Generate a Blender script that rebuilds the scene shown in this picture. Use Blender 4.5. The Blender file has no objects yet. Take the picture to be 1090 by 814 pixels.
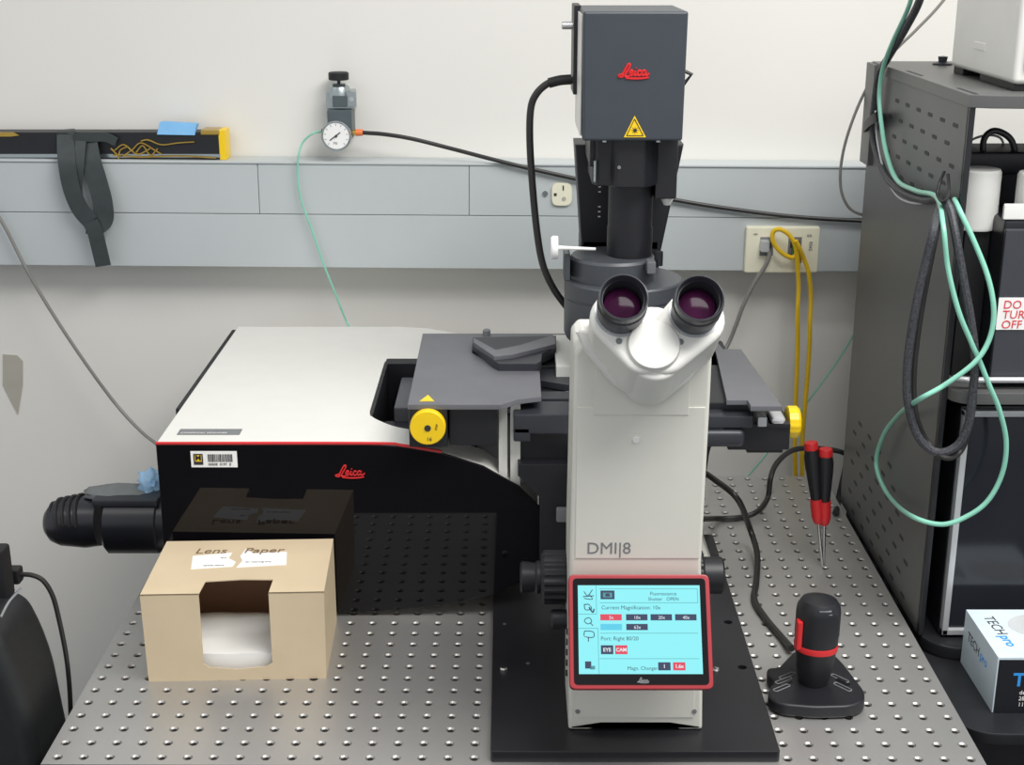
import bpy, bmesh, math, random
from mathutils import Vector, Matrix
random.seed(7)
SC = bpy.context.scene
COL = SC.collection
R = math.radians

# ------------------------------------------------------------------ camera, light, exposure
# World: table top is z = 0 (floor at z = -0.9), x to the right, y away from the camera, metres.
F_PX, PITCH, CAM = 1485.5, 0.3088, Vector((0.0415, -1.165, 0.7496))
cam_d = bpy.data.cameras.new('camera')
cam_d.sensor_width = 36.0
cam_d.lens = F_PX / 1090.0 * 36.0
cam_d.clip_start = 0.02
cam = bpy.data.objects.new('camera', cam_d)
COL.objects.link(cam)
cam.location = CAM
cam.rotation_euler = (math.pi / 2 - PITCH, 0, 0)
SC.camera = cam
SC.view_settings.view_transform = 'Standard'
SC.view_settings.look = 'None'
SC.view_settings.gamma = 1.0
SC.view_settings.use_curve_mapping = False
SC.view_settings.exposure = 0.12

wd = bpy.data.worlds.new('world')
SC.world = wd
wd.use_nodes = True
wd.node_tree.nodes['Background'].inputs[0].default_value = (0.935, 0.965, 1.0, 1)
wd.node_tree.nodes['Background'].inputs[1].default_value = 0.62


def area(name, loc, target, sx, sy, power, color=(1, 0.98, 0.95)):
    d = bpy.data.lights.new(name, 'AREA')
    d.shape = 'RECTANGLE'
    d.size, d.size_y, d.energy, d.color = sx, sy, power, color
    o = bpy.data.objects.new(name, d)
    COL.objects.link(o)
    o.location = loc
    o.rotation_euler = (Vector(target) - Vector(loc)).to_track_quat('-Z', 'Y').to_euler()
    return o


area('ceiling_lamp_front', (0.70, -0.70, 1.8), (0.70, -0.70, 0), 1.2, 0.6, 27)
area('ceiling_lamp_side', (-1.3, -0.35, 1.8), (-1.3, -0.35, 0), 1.2, 0.6, 5)
area('ceiling_lamp_far', (1.05, -0.2, 1.8), (1.05, -0.2, 0), 1.2, 0.6, 22)


# ------------------------------------------------------------------ helpers
def ray(px, py):
    r = (px - 545) / F_PX
    u = (407 - py) / F_PX
    return Vector((r, math.cos(PITCH) + u * math.sin(PITCH), -math.sin(PITCH) + u * math.cos(PITCH)))


def at(px, py, Y):
    d = ray(px, py)
    return CAM + d * ((Y - CAM.y) / d.y)


def atz(px, py, Z):
    d = ray(px, py)
    return CAM + d * ((Z - CAM.z) / d.z)


def atx(px, py, X):
    d = ray(px, py)
    return CAM + d * ((X - CAM.x) / d.x)


def lin(c):
    return tuple((v / 255 / 12.92) if v / 255 <= 0.04045 else ((v / 255 + 0.055) / 1.055) ** 2.4 for v in c)


def mat(name, rgb, rough=0.5, metal=0.0, var=0.06, scale=30.0, bump=0.0, spec=0.5, stretch=(1, 1, 1), coat=0.0):
    m = bpy.data.materials.new(name)
    m.use_nodes = True
    nt = m.node_tree
    b = nt.nodes['Principled BSDF']
    tc = nt.nodes.new('ShaderNodeTexCoord')
    mp = nt.nodes.new('ShaderNodeMapping')
    mp.inputs['Scale'].default_value = stretch
    nz = nt.nodes.new('ShaderNodeTexNoise')
    nz.inputs['Scale'].default_value = scale
    nz.inputs['Detail'].default_value = 4
    rp = nt.nodes.new('ShaderNodeValToRGB')
    c = lin(rgb)
    rp.color_ramp.elements[0].position = 0.3
    rp.color_ramp.elements[1].position = 0.7
    rp.color_ramp.elements[0].color = (*[v * (1 - var) for v in c], 1)
    rp.color_ramp.elements[1].color = (*[min(1, v * (1 + var)) for v in c], 1)
    nt.links.new(tc.outputs['Object'], mp.inputs[0])
    nt.links.new(mp.outputs[0], nz.inputs['Vector'])
    nt.links.new(nz.outputs[0], rp.inputs[0])
    nt.links.new(rp.outputs[0], b.inputs['Base Color'])
    b.inputs['Roughness'].default_value = rough
    b.inputs['Metallic'].default_value = metal
    b.inputs['Specular IOR Level'].default_value = spec
    b.inputs['Coat Weight'].default_value = coat
    if bump:
        bp = nt.nodes.new('ShaderNodeBump')
        bp.inputs['Strength'].default_value = bump
        bp.inputs['Distance'].default_value = 0.002
        nt.links.new(nz.outputs[0], bp.inputs['Height'])
        nt.links.new(bp.outputs[0], b.inputs['Normal'])
    return m


def emit(name, rgb, strength):
    m = mat(name, rgb, 0.2)
    b = m.node_tree.nodes['Principled BSDF']
    b.inputs['Emission Color'].default_value = (*lin(rgb), 1)
    b.inputs['Emission Strength'].default_value = strength
    b.inputs['Base Color'].default_value = (0, 0, 0, 1)
    for l in list(b.inputs['Base Color'].links):
        m.node_tree.links.remove(l)
    return m


def spline(pts, n=8):
    """Catmull-Rom through the points."""
    P = [Vector(p) for p in pts]
    if len(P) < 3:
        return P
    out = []
    E = [P[0] * 2 - P[1]] + P + [P[-1] * 2 - P[-2]]
    for i in range(1, len(E) - 2):
        a, b, c, d = E[i - 1], E[i], E[i + 1], E[i + 2]
        for k in range(n):
            t = k / n
            out.append(0.5 * ((2 * b) + (c - a) * t + (2 * a - 5 * b + 4 * c - d) * t * t + (3 * b - a - 3 * c + d) * t ** 3))
    out.append(P[-1])
    return out


def rounded(pts, r, n=4):
    """Round the corners of a 2-D polygon."""
    out = []
    N = len(pts)
    for i in range(N):
        p = Vector(pts[i][:2])
        a = Vector(pts[i - 1][:2]) - p
        b = Vector(pts[(i + 1) % N][:2]) - p
        rr = pts[i][2] if len(pts[i]) > 2 else r
        d = min(rr, a.length * 0.49, b.length * 0.49)
        if d < 1e-6:
            out.append(tuple(p))
            continue
        s, e = p + a.normalized() * d, p + b.normalized() * d
        for k in range(n + 1):
            t = k / n
            q = s * (1 - t) ** 2 + p * 2 * t * (1 - t) + e * t * t
            out.append((q.x, q.y))
    return out


class M:
    """Collects shapes into one mesh."""

    def __init__(self):
        self.bm = bmesh.new()

    def _merge(self, b, mtx=None, mi=0):
        if mtx is not None:
            bmesh.ops.transform(b, matrix=mtx, verts=b.verts)
        for f in b.faces:
            f.material_index = mi
        me = bpy.data.meshes.new('t')
        b.to_mesh(me)
        b.free()
        self.bm.from_mesh(me)
        bpy.data.meshes.remove(me)
        return self

    def box(self, x0, x1, y0, y1, z0, z1, bev=0.0, seg=2, mtx=None, mi=0):
        b = bmesh.new()
        bmesh.ops.create_cube(b, size=1.0)
        for v in b.verts:
            v.co = Vector((x0 + (v.co.x + 0.5) * (x1 - x0), y0 + (v.co.y + 0.5) * (y1 - y0), z0 + (v.co.z + 0.5) * (z1 - z0)))
        if bev:
            bev = min(bev, 0.45 * min(abs(x1 - x0), abs(y1 - y0), abs(z1 - z0)))
            bmesh.ops.bevel(b, geom=b.edges[:], offset=bev, segments=seg, affect='EDGES', profile=0.5)
        return self._merge(b, mtx, mi)

    def hexa(self, q0, q1, bev=0.0, mi=0):
        """Solid between two quads."""
        b = bmesh.new()
        v0 = [b.verts.new(p) for p in q0]
        v1 = [b.verts.new(p) for p in q1]
        b.faces.new(v0[::-1])
        b.faces.new(v1)
        for i in range(4):
            b.faces.new((v0[i], v0[(i + 1) % 4], v1[(i + 1) % 4], v1[i]))
        bmesh.ops.recalc_face_normals(b, faces=b.faces[:])
        if bev:
            bmesh.ops.bevel(b, geom=b.edges[:], offset=bev, segments=2, affect='EDGES', profile=0.5)
        return self._merge(b, None, mi)

    def prism(self, poly, a0, a1, axis='y', bev=0.0, seg=2, mtx=None, mi=0):
        """Polygon extruded along an axis: y takes (x,z), z takes (x,y), x takes (y,z)."""
        def co(p, a):
            return {'y': (p[0], a, p[1]), 'z': (p[0], p[1], a), 'x': (a, p[0], p[1])}[axis]
        b = bmesh.new()
        v0 = [b.verts.new(co(p, a0)) for p in poly]
        v1 = [b.verts.new(co(p, a1)) for p in poly]
        n = len(poly)
        f0 = b.faces.new(v0)
        f1 = b.faces.new(v1[::-1])
        caps = set(f0.edges) | set(f1.edges)
        for i in range(n):
            b.faces.new((v0[i], v0[(i + 1) % n], v1[(i + 1) % n], v1[i]))
        bmesh.ops.recalc_face_normals(b, faces=b.faces[:])
        if bev:
            bmesh.ops.bevel(b, geom=list(caps), offset=bev, segments=seg, affect='EDGES', profile=0.5)
        return self._merge(b, mtx, mi)

    def lathe(self, prof, origin, axis=(0, 0, 1), seg=32, mi=0, ribs=0, rib=0.0, sy=1.0, caps=True):
        """Profile of (radius, height) spun about axis through origin."""
        b = bmesh.new()
        rings = []
        for r, h in prof:
            if r < 1e-6:
                rings.append([b.verts.new((0, 0, h))])
            else:
                ring = []
                for k in range(seg):
                    a = 2 * math.pi * k / seg
                    rr = r * (1 + (rib if ribs and (k * ribs * 2 // seg) % 2 else 0))
                    ring.append(b.verts.new((rr * math.cos(a), sy * rr * math.sin(a), h)))
                rings.append(ring)
        for A, B in zip(rings, rings[1:]):
            for k in range(seg):
                k2 = (k + 1) % seg
                if len(A) == 1 and len(B) == 1:
                    break
                if len(A) == 1:
                    b.faces.new((A[0], B[k2], B[k]))
                elif len(B) == 1:
                    b.faces.new((A[k], A[k2], B[0]))
                else:
                    b.faces.new((A[k], A[k2], B[k2], B[k]))
        for ring in (rings[0], rings[-1]):
            if caps and len(ring) > 1:
                b.faces.new(ring)
        bmesh.ops.recalc_face_normals(b, faces=b.faces[:])
        q = Vector((0, 0, 1)).rotation_difference(Vector(axis).normalized())
        return self._merge(b, Matrix.Translation(Vector(origin)) @ q.to_matrix().to_4x4(), mi)

    def cyl(self, p0, p1, r0, r1=None, seg=24, bev=0.0, mi=0):
        p0, p1 = Vector(p0), Vector(p1)
        r1 = r0 if r1 is None else r1
        L = (p1 - p0).length
        if bev:
            prof = [(r0 - bev, 0), (r0, bev), (r1, L - bev), (r1 - bev, L)]
        else:
            prof = [(r0, 0), (r1, L)]
        return self.lathe(prof, p0, p1 - p0, seg, mi)

    def tube(self, pts, r, seg=8, n=8, flat=1.0, mi=0, rfun=None, smooth=True, up=None):
        P = spline(pts, n) if smooth else [Vector(p) for p in pts]
        b = bmesh.new()
        t = (P[1] - P[0]).normalized()
        ref = Vector(up) if up else (Vector((0, 0, 1)) if abs(t.z) < 0.9 else Vector((1, 0, 0)))
        nrm = (ref - t * ref.dot(t)).normalized()
        rings = []
        for i, p in enumerate(P):
            t2 = (P[min(i + 1, len(P) - 1)] - P[max(i - 1, 0)])
            t2 = t2.normalized() if t2.length > 1e-9 else t
            if up:
                nrm = (ref - t2 * ref.dot(t2)).normalized()
            else:
                nrm = t.rotation_difference(t2) @ nrm
            t = t2
            bi = t.cross(nrm)
            rr = r * (rfun(i / (len(P) - 1)) if rfun else 1)
            rings.append([b.verts.new(p + nrm * (rr * flat * math.cos(2 * math.pi * k / seg)) + bi * (rr * math.sin(2 * math.pi * k / seg))) for k in range(seg)])
        for A, B in zip(rings, rings[1:]):
            for k in range(seg):
                b.faces.new((A[k], A[(k + 1) % seg], B[(k + 1) % seg], B[k]))
        b.faces.new(rings[0][::-1])
        b.faces.new(rings[-1])
        bmesh.ops.recalc_face_normals(b, faces=b.faces[:])
        return self._merge(b, None, mi)

    def ribbon(self, pts, w, t, wdir, n=8, mi=0):
        """A flat strap of width w along wdir and thickness t."""
        P = spline(pts, n)
        b = bmesh.new()
        W = Vector(wdir).normalized()
        rings = []
        for i, p in enumerate(P):
            tg = (P[min(i + 1, len(P) - 1)] - P[max(i - 1, 0)]).normalized()
            wv = (W - tg * W.dot(tg)).normalized()
            nv = tg.cross(wv)
            rings.append([b.verts.new(p + wv * (w / 2 * s) + nv * (t / 2 * q)) for s, q in ((-1, -1), (1, -1), (1, 1), (-1, 1))])
        for A, B in zip(rings, rings[1:]):
            for k in range(4):
                b.faces.new((A[k], A[(k + 1) % 4], B[(k + 1) % 4], B[k]))
        b.faces.new(rings[0][::-1])
        b.faces.new(rings[-1])
        bmesh.ops.recalc_face_normals(b, faces=b.faces[:])
        return self._merge(b, None, mi)

    def text(self, s, size, mtx, depth=0.0003, shear=0.0, align='LEFT', bold=0.0, mi=0):
        """Lettering lying in the local x,z plane of mtx (faces local -y)."""
        cu = bpy.data.curves.new('t', 'FONT')
        cu.body = s
        cu.size = size
        cu.extrude = depth / 2
        cu.shear = shear
        cu.offset = bold
        cu.align_x = align
        cu.resolution_u = 3
        o = bpy.data.objects.new('t', cu)
        COL.objects.link(o)
        dg = bpy.context.evaluated_depsgraph_get()
        me = bpy.data.meshes.new_from_object(o.evaluated_get(dg))
        bpy.data.objects.remove(o)
        bpy.data.curves.remove(cu)
        b = bmesh.new()
        b.from_mesh(me)
        bpy.data.meshes.remove(me)
        return self._merge(b, mtx @ Matrix.Rotation(math.pi / 2, 4, 'X'), mi)

    def script_logo(self, width, mtx, r=None):
        """Flowing red script word drawn with pen strokes."""
        S = width / 10.0
        r = r or 0.26 * S
        strokes = [
            [(0.2, .3), (.8, .55), (1.5, 1.2), (2.2, 2.6), (2.9, 3.7), (3.35, 3.6), (3.2, 2.8), (2.5, 1.6), (1.9, .6), (1.3, .1), (.5, .05), (.1, .35), (.6, .6), (1.6, .35), (2.6, .1), (3.3, .3)],
            [(3.3, .9), (4.0, 1.3), (4.1, 1.8), (3.7, 1.9), (3.35, 1.3), (3.4, .6), (3.9, .45), (4.5, .9)],
            [(4.5, .9), (5.0, 1.8), (4.8, .9), (5.0, .45), (5.6, .9)],
            [(5.15, 2.5), (5.25, 2.7)],
            [(6.6, 1.6), (6.2, 1.9), (5.75, 1.4), (5.75, .7), (6.2, .45), (6.9, .9)],
            [(8.0, 1.7), (7.5, 1.9), (7.0, 1.4), (7.0, .7), (7.4, .5), (7.9, 1.1), (8.2, 1.9), (8.0, .9), (8.25, .45), (8.9, .8), (9.2, 1.2)],
            [(2.2, -.25), (4.5, -.45), (7, -.4), (9.0, -.1)],
        ]
        for st in strokes:
            self.tube([mtx @ Vector((x * S, 0, z * S)) for x, z in st], r, seg=6, n=4, flat=1.0)
        return self

    def build(self, name, m, parent=None, base=None, smooth=True, sharp=32):
        """Link as one object; vertices are kept in world coordinates relative to the thing's base."""
        ms = m if isinstance(m, (list, tuple)) else [m]
        off = Vector(parent['_b']) if parent is not None else (Vector(base) if base else None)
        if off is None:
            xs = [v.co for v in self.bm.verts]
            mn = Vector((min(c.x for c in xs), min(c.y for c in xs), min(c.z for c in xs)))
            mx = Vector((max(c.x for c in xs), max(c.y for c in xs), max(c.z for c in xs)))
            off = Vector(((mn.x + mx.x) / 2, (mn.y + mx.y) / 2, mn.z))
        bmesh.ops.translate(self.bm, vec=-off, verts=self.bm.verts)
        me = bpy.data.meshes.new(name)
        self.bm.to_mesh(me)
        self.bm.free()
        for x in ms:
            me.materials.append(x)
        if smooth:
            me.polygons.foreach_set('use_smooth', [True] * len(me.polygons))
            me.set_sharp_from_angle(angle=R(sharp))
        o = bpy.data.objects.new(name, me)
        COL.objects.link(o)
        if smooth:
            wn = o.modifiers.new('normals', 'WEIGHTED_NORMAL')
            wn.keep_sharp = True
            wn.weight = 80
        o['_b'] = list(off)
        if parent is not None:
            o.parent = parent
        else:
            o.location = off
        return o


def thing(name, loc, label, cat, group=None, rz=0.0):
    o = bpy.data.objects.new(name, None)
    o.empty_display_size = 0.05
    COL.objects.link(o)
    o.location = loc
    o.rotation_euler = (0, 0, rz)
    o['_b'] = list(loc)
    return tag(o, label, cat, group)


def tag(o, label, cat, group=None):
    o['label'] = label
    o['category'] = cat
    if group:
        o['group'] = group
    return o


def structure(o):
    o['kind'] = 'structure'
    return o


def difference(m, cutter):
    """Cut one collected shape out of another."""
    def ob(mm):
        me = bpy.data.meshes.new('t')
        mm.bm.to_mesh(me)
        mm.bm.free()
        o = bpy.data.objects.new('t', me)
        COL.objects.link(o)
        return o
    a, c = ob(m), ob(cutter)
    md = a.modifiers.new('b', 'BOOLEAN')
    md.operation = 'DIFFERENCE'
    md.object = c
    md.solver = 'EXACT'
    dg = bpy.context.evaluated_depsgraph_get()
    me = bpy.data.meshes.new_from_object(a.evaluated_get(dg))
    for o in (a, c):
        d = o.data
        bpy.data.objects.remove(o)
        bpy.data.meshes.remove(d)
    out = M()
    out.bm.from_mesh(me)
    bpy.data.meshes.remove(me)
    return out


T = Matrix.Translation
I4 = Matrix.Identity(4)
FLAT = Matrix.Rotation(-math.pi / 2, 4, 'X')      # lettering laid on a horizontal face

# ------------------------------------------------------------------ materials
m_wall = mat('painted_wall', (227, 225, 219), 0.75, var=0.02, scale=3, bump=0.05)
m_floor = mat('dark_vinyl_floor', (62, 60, 60), 0.5, var=0.15, scale=25)
m_steel = mat('brushed_steel', (196, 195, 193), 0.42, metal=0.78, var=0.07, scale=5)
m_steel2 = mat('bright_steel', (205, 205, 205), 0.22, metal=1.0, var=0.05)
m_hole = mat('hole_steel', (168, 166, 163), 0.45, metal=0.95)
m_rail = mat('grey_aluminium_paint', (186, 192, 193), 0.42, metal=0.0, var=0.03, scale=6)
m_white = mat('white_enamel', (226, 225, 219), 0.38, var=0.015)
m_cream = mat('cream_enamel', (214, 213, 203), 0.36, var=0.015)
m_black = mat('black_anodised', (23, 24, 29), 0.45, var=0.12)
m_black2 = mat('satin_black_plate', (30, 30, 34), 0.36, var=0.15, scale=12)
m_gloss = mat('gloss_black_panel', (13, 12, 15), 0.03, var=0.1, spec=0.33)
m_stage = mat('grey_anodised_stage', (112, 113, 118), 0.42, metal=0.3, var=0.05)
m_stage2 = mat('dark_grey_stage', (52, 54, 60), 0.4, metal=0.2, var=0.05)
m_lamp = mat('blue_black_housing', (60, 66, 73), 0.42, metal=0.1, var=0.04)
m_cond = mat('charcoal_condenser', (66, 69, 74), 0.4, var=0.06)
m_rubber = mat('black_rubber', (20, 20, 22), 0.55, var=0.1)
m_eyecup = mat('satin_eyecup', (52, 54, 58), 0.28, var=0.08)
m_braid = mat('braided_sleeve', (58, 59, 64), 0.5, var=0.6, scale=420, bump=0.3)
m_cord = mat('black_cord', (36, 35, 34), 0.42, var=0.1)
m_lens = mat('coated_lens', (52, 16, 44), 0.12, var=0.3, scale=60, spec=0.12)
m_red = mat('red_paint', (206, 38, 42), 0.4, var=0.05)
m_redframe = mat('red_frame', (158, 44, 52), 0.32, var=0.05)
m_yellow = mat('yellow_plastic', (244, 204, 20), 0.38, var=0.04)
m_yellowc = mat('yellow_cable', (226, 186, 30), 0.4, var=0.06)
m_ink = mat('dark_ink', (46, 46, 48), 0.6)
m_ivory = mat('ivory_plastic', (232, 229, 206), 0.4, var=0.02)
m_grey = mat('mid_grey_plastic', (120, 122, 124), 0.45)
m_card = mat('tan_cardboard', (206, 187, 156), 0.72, var=0.05, scale=14, bump=0.05)
m_cardin = mat('brown_cardboard', (158, 122, 98), 0.8, var=0.06, scale=14)
m_paper = mat('white_paper', (238, 238, 236), 0.8, var=0.02)
m_teal = mat('teal_tubing', (134, 198, 176), 0.3, var=0.06)
m_greyc = mat('grey_cable', (128, 126, 122), 0.45, var=0.05)
m_cab = mat('grey_rack_steel', (97, 98, 97), 0.42, metal=0.3, var=0.05, scale=8)
m_cabd = mat('dark_rack_steel', (34, 35, 38), 0.38, metal=0.1, var=0.1)
m_dev = mat('black_instrument', (30, 31, 36), 0.3, var=0.08)
m_foam = mat('white_foam', (228, 228, 224), 0.8, var=0.04, scale=40, bump=0.05)
m_trim = mat('silver_trim', (196, 198, 200), 0.35, metal=0.4, var=0.03)
m_blue = mat('blue_tape', (122, 180, 226), 0.6, var=0.06)
m_bluei = mat('blue_print', (52, 150, 226), 0.5)
m_glove = mat('blue_nitrile', (150, 188, 220), 0.5, var=0.15)
m_cloth = mat('grey_cloth', (104, 108, 108), 0.85, var=0.15, bump=0.2)
m_brass = mat('brass', (196, 164, 84), 0.3, metal=0.9, var=0.1)
m_strap = mat('black_webbing', (50, 57, 58), 0.5, var=0.12, scale=90, bump=0.1)
m_orange = mat('orange_fitting', (232, 122, 62), 0.45)
m_chrome = mat('chromed_zinc', (170, 178, 180), 0.25, metal=0.9, var=0.05)
m_slate = mat('slate_valve_body', (82, 92, 96), 0.4, metal=0.2)
m_redink = mat('red_marker', (220, 62, 70), 0.6)
m_beige = mat('beige_tape', (176, 172, 160), 0.7, var=0.05)
m_leather = mat('black_leatherette', (27, 29, 30), 0.5, var=0.1, scale=120, bump=0.15)
m_tissue = mat('white_tissue', (244, 243, 238), 0.85, var=0.02, scale=20, bump=0.1)
m_screen = emit('lit_screen', (142, 238, 244), 0.95)
m_sred = emit('screen_red', (226, 74, 96), 0.9)
m_sdark = emit('screen_dark', (64, 74, 104), 0.8)
m_sline = emit('screen_line', (92, 160, 170), 0.8)
m_sblue = emit('screen_blue', (96, 208, 236), 0.9)
m_swhite = emit('screen_white', (230, 240, 245), 0.9)

# ------------------------------------------------------------------ setting
WALL_Y, RAIL_Y = 0.882, 0.832
structure(M().box(-3.2, 3.2, WALL_Y, WALL_Y + 0.12, -0.9, 2.0).build('wall_back', m_wall))
structure(M().box(-3.2, 3.2, -3.0, WALL_Y, -1.0, -0.9).build('floor', m_floor))

# surface raceway along the wall
rt = thing('cable_raceway', (-0.05, RAIL_Y + 0.025, 0.36), 'long grey two-channel metal cable raceway fixed along the wall', 'raceway')
rt.rotation_euler = (0, R(0.45), 0)
zt, zm, zb = 0.4385, 0.366, 0.2875
M().box(-2.2, 1.9, RAIL_Y + 0.004, WALL_Y - 0.001, zb + 0.002, zt - 0.002, 0.003).build('channel_body', m_rail, rt)
xs = [(-2.2, -1.2), (-1.1994, -0.3238), (-0.3232, -0.0208), (-0.0202, 0.70), (0.7006, 1.9)]
for a, b in xs:
    M().box(a, b, RAIL_Y, RAIL_Y + 0.006, zm + 0.0004, zt, 0.0012).build('upper_cover', m_rail, rt)
for a, b in [(-2.2, -1.0), (-0.9994, 0.9), (0.9006, 1.9)]:
    M().box(a, b, RAIL_Y, RAIL_Y + 0.006, zb, zm - 0.0004, 0.0012).build('lower_cover', m_rail, rt)
M().box(-2.2, 1.9, RAIL_Y - 0.002, WALL_Y - 0.001, zt, zt + 0.004, 0.0015).build('top_lip', m_rail, rt)
s = at(580, 205, RAIL_Y)
M().cyl(s, s + Vector((0, -0.002, 0)), 0.004, seg=12).build('cover_screw', m_chrome, rt)

# ------------------------------------------------------------------ optical table
TY = -0.0046
tb = thing('optical_table', (0.0054, 0.0002, -0.9), 'brushed steel optical table top drilled with a regular grid of holes', 'table')


def table_top():
    n = 16
    verts, faces, mi = [], [], []
    ang = [2 * math.pi * k / n for k in range(n)]
    for i in range(-16, 20):
        for j in range(0, 30):
            cx, cy = i * 0.025, j * 0.025
            b0 = len(verts)
            for a in ang:
                c, s_ = math.cos(a), math.sin(a)
                k = 0.0125 / max(abs(c), abs(s_))
                verts.append((cx + c * k, cy + s_ * k, 0))
            for rr, z in ((0.0048, 0), (0.0030, -0.0014), (0.0030, -0.012)):
                for a in ang:
                    verts.append((cx + rr * math.cos(a), cy + rr * math.sin(a), z))
            for q in range(3):
                for k in range(n):
                    k2 = (k + 1) % n
                    faces.append((b0 + q * n + k, b0 + q * n + k2, b0 + (q + 1) * n + k2, b0 + (q + 1) * n + k))
                    mi.append(0 if q < 1 else 1)
            faces.append(tuple(b0 + 3 * n + k for k in range(n)))
            mi.append(1)
    me = bpy.data.meshes.new('table_top')
    me.from_pydata(verts, [], faces)
    me.polygons.foreach_set('material_index', mi)
    b = bmesh.new()
    b.from_mesh(me)
    bmesh.ops.remove_doubles(b, verts=b.verts, dist=1e-5)
    x0, x1, y0, y1 = -0.4125, 0.4875, -0.0125, 0.7375
    bmesh.ops.recalc_face_normals(b, faces=b.faces[:])
    up = sum(f.normal.z for f in b.faces if abs(f.normal.z) > 0.9)
    if up < 0:
        bmesh.ops.reverse_faces(b, faces=b.faces[:])
    m = M()
    m.bm.free()
    m.bm = b
    for xa, xb, ya, yb in ((x0, x0 + 0.002, y0, y1), (x1 - 0.002, x1, y0, y1), (x0, x1, y0, y0 + 0.002), (x0, x1, y1 - 0.002, y1)):
        m.box(xa, xb, ya, yb, -0.06, -0.0003, mi=2)
    m.box(x0, x1, y0, y1, -0.062, -0.058, mi=2)
    bpy.data.meshes.remove(me)
    return m


tm = table_top()
bmesh.ops.translate(tm.bm, vec=(0.0054, 0.0002, 0), verts=tm.bm.verts)
tm.build('table_top', [m_steel, m_hole, m_black], tb, smooth=False)
for lx in (-0.33, 0.41):
    for ly in (0.08, 0.62):
        M().box(lx - 0.035, lx + 0.035, ly - 0.035, ly + 0.035, -0.9, -0.062, 0.004).build('leg', m_black, tb)
tb.rotation_euler = (0, 0, TY)

# ------------------------------------------------------------------ black mounting plate under the microscope
PT = 0.012
pl = thing('mounting_plate', (0.16, 0.25, 0), 'black metal mounting plate lying on the optical table under the microscope', 'plate')
pm = M().prism(rounded([(0.021, -0.007), (0.297, -0.007), (0.302, 0.50), (0.019, 0.50)], 0.004), 0.0, PT, 'z', 0.0012)
cut = M()
for hx, hy in [(atz(775, 662, PT).xy), (atz(790, 710, PT).xy)]:
    cut.prism([(hx + 0.005 * math.cos(a), hy + 0.0045 * math.sin(a)) for a in [k * math.pi / 8 for k in range(16)]], -0.01, 0.03, 'z')
pm = difference(pm, cut)
pm.build('plate', m_black2, pl)
for px, py in [(536, 713), (762, 714)]:
    c = atz(px, py, PT)
    M().lathe([(0.0042, 0), (0.0042, 0.002), (0.003, 0.0036), (0.0, 0.004)], c, seg=16).build('cap_screw', m_steel2, pl)
for px, py in [(537, 664), (562, 706)]:
    c = atz(px, py, PT)
    M().lathe([(0.0022, 0), (0.0022, 0.0005), (0.0, 0.0006)], c, seg=12).build('set_screw', m_hole, pl)

# ------------------------------------------------------------------ confocal scan head (big white box with gloss front)
FY = 0.293
sh = thing('scan_head', (-0.14, 0.52, 0.0), 'large white-topped scan head with glossy black front and red edge line, left of the microscope', 'scan head')
prof_top = [(-0.355, 0.212), (-0.12, 0.212), (-0.08, 0.2095), (-0.037, 0.202), (0.01, 0.186), (0.05, 0.162), (0.074, 0.136)]
prof_bot = [(0.074, 0.072), (0.052, 0.044), (0.02, 0.028), (-0.03, 0.016), (-0.062, 0.011), (-0.12, 0.006), (-0.171, 0.004), (-0.355, 0.004)]
prof = prof_top + prof_bot
shell = M().prism([(x - (0.003 if x > 0.04 else 0), z - (0.002 if x > 0.04 else 0)) for x, z in prof_top] + [(x - (0.003 if x > 0.04 else 0), z + 0.002) for x, z in prof_bot], FY + 0.004, 0.79, 'y', 0.004)
cutter = M().prism(rounded([(-0.128, 0.389), (-0.09, 0.352), (0.2, 0.33), (0.2, 0.626), (-0.128, 0.626)], 0.02), 0.13, 0.3, 'z')
shell = difference(shell, cutter)
shell.build('shell', m_white, sh)
M().prism(prof, FY, FY + 0.0035, 'y', 0.001).build('front_panel', m_gloss, sh)['label'] = 'glossy black front panel'
M().tube([(x, FY + 0.001, z + 0.0012) for x, z in prof_top[:4]], 0.0018, seg=8, n=4).build('edge_line', m_red, sh)['label'] = 'thin red line along the top front edge'
# recess fittings
rc = M().box(-0.127, 0.06, 0.36, 0.625, 0.128, 0.135)
rc.prism(rounded([(-0.126, 0.391), (-0.123, 0.391), (-0.123, 0.60), (0.0, 0.60), (0.0, 0.624), (-0.126, 0.624)], 0.003), 0.13, 0.2125, 'z')
rc.build('recess_liner', m_black, sh)
M().box(-0.105, 0.0, 0.47, 0.595, 0.135, 0.196, 0.003).build('recess_cover', m_stage, sh)
M().box(-0.118, 0.0, 0.40, 0.472, 0.135, 0.178, 0.003).build('recess_step', m_stage2, sh)
# black side vent panel on the far left
M().box(-0.3625, -0.3555, 0.42, 0.775, 0.10, 0.211, 0.002).build('side_panel', m_black, sh)
# interface to the microscope side port
ad = M().box(0.048, 0.105, 0.302, 0.40, 0.17, 0.246, 0.002)
ad.prism([(0.048, 0.192), (0.048, 0.178), (0.0725, 0.152), (0.0725, 0.06), (0.106, 0.06), (0.106, 0.192)], 0.284, 0.33, 'y', 0.0015)
ad.build('port_adapter', m_black, sh)
M().box(0.091, 0.104, 0.276, 0.284, 0.125, 0.142, 0.002).build('adapter_latch', m_grey, sh)
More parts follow.
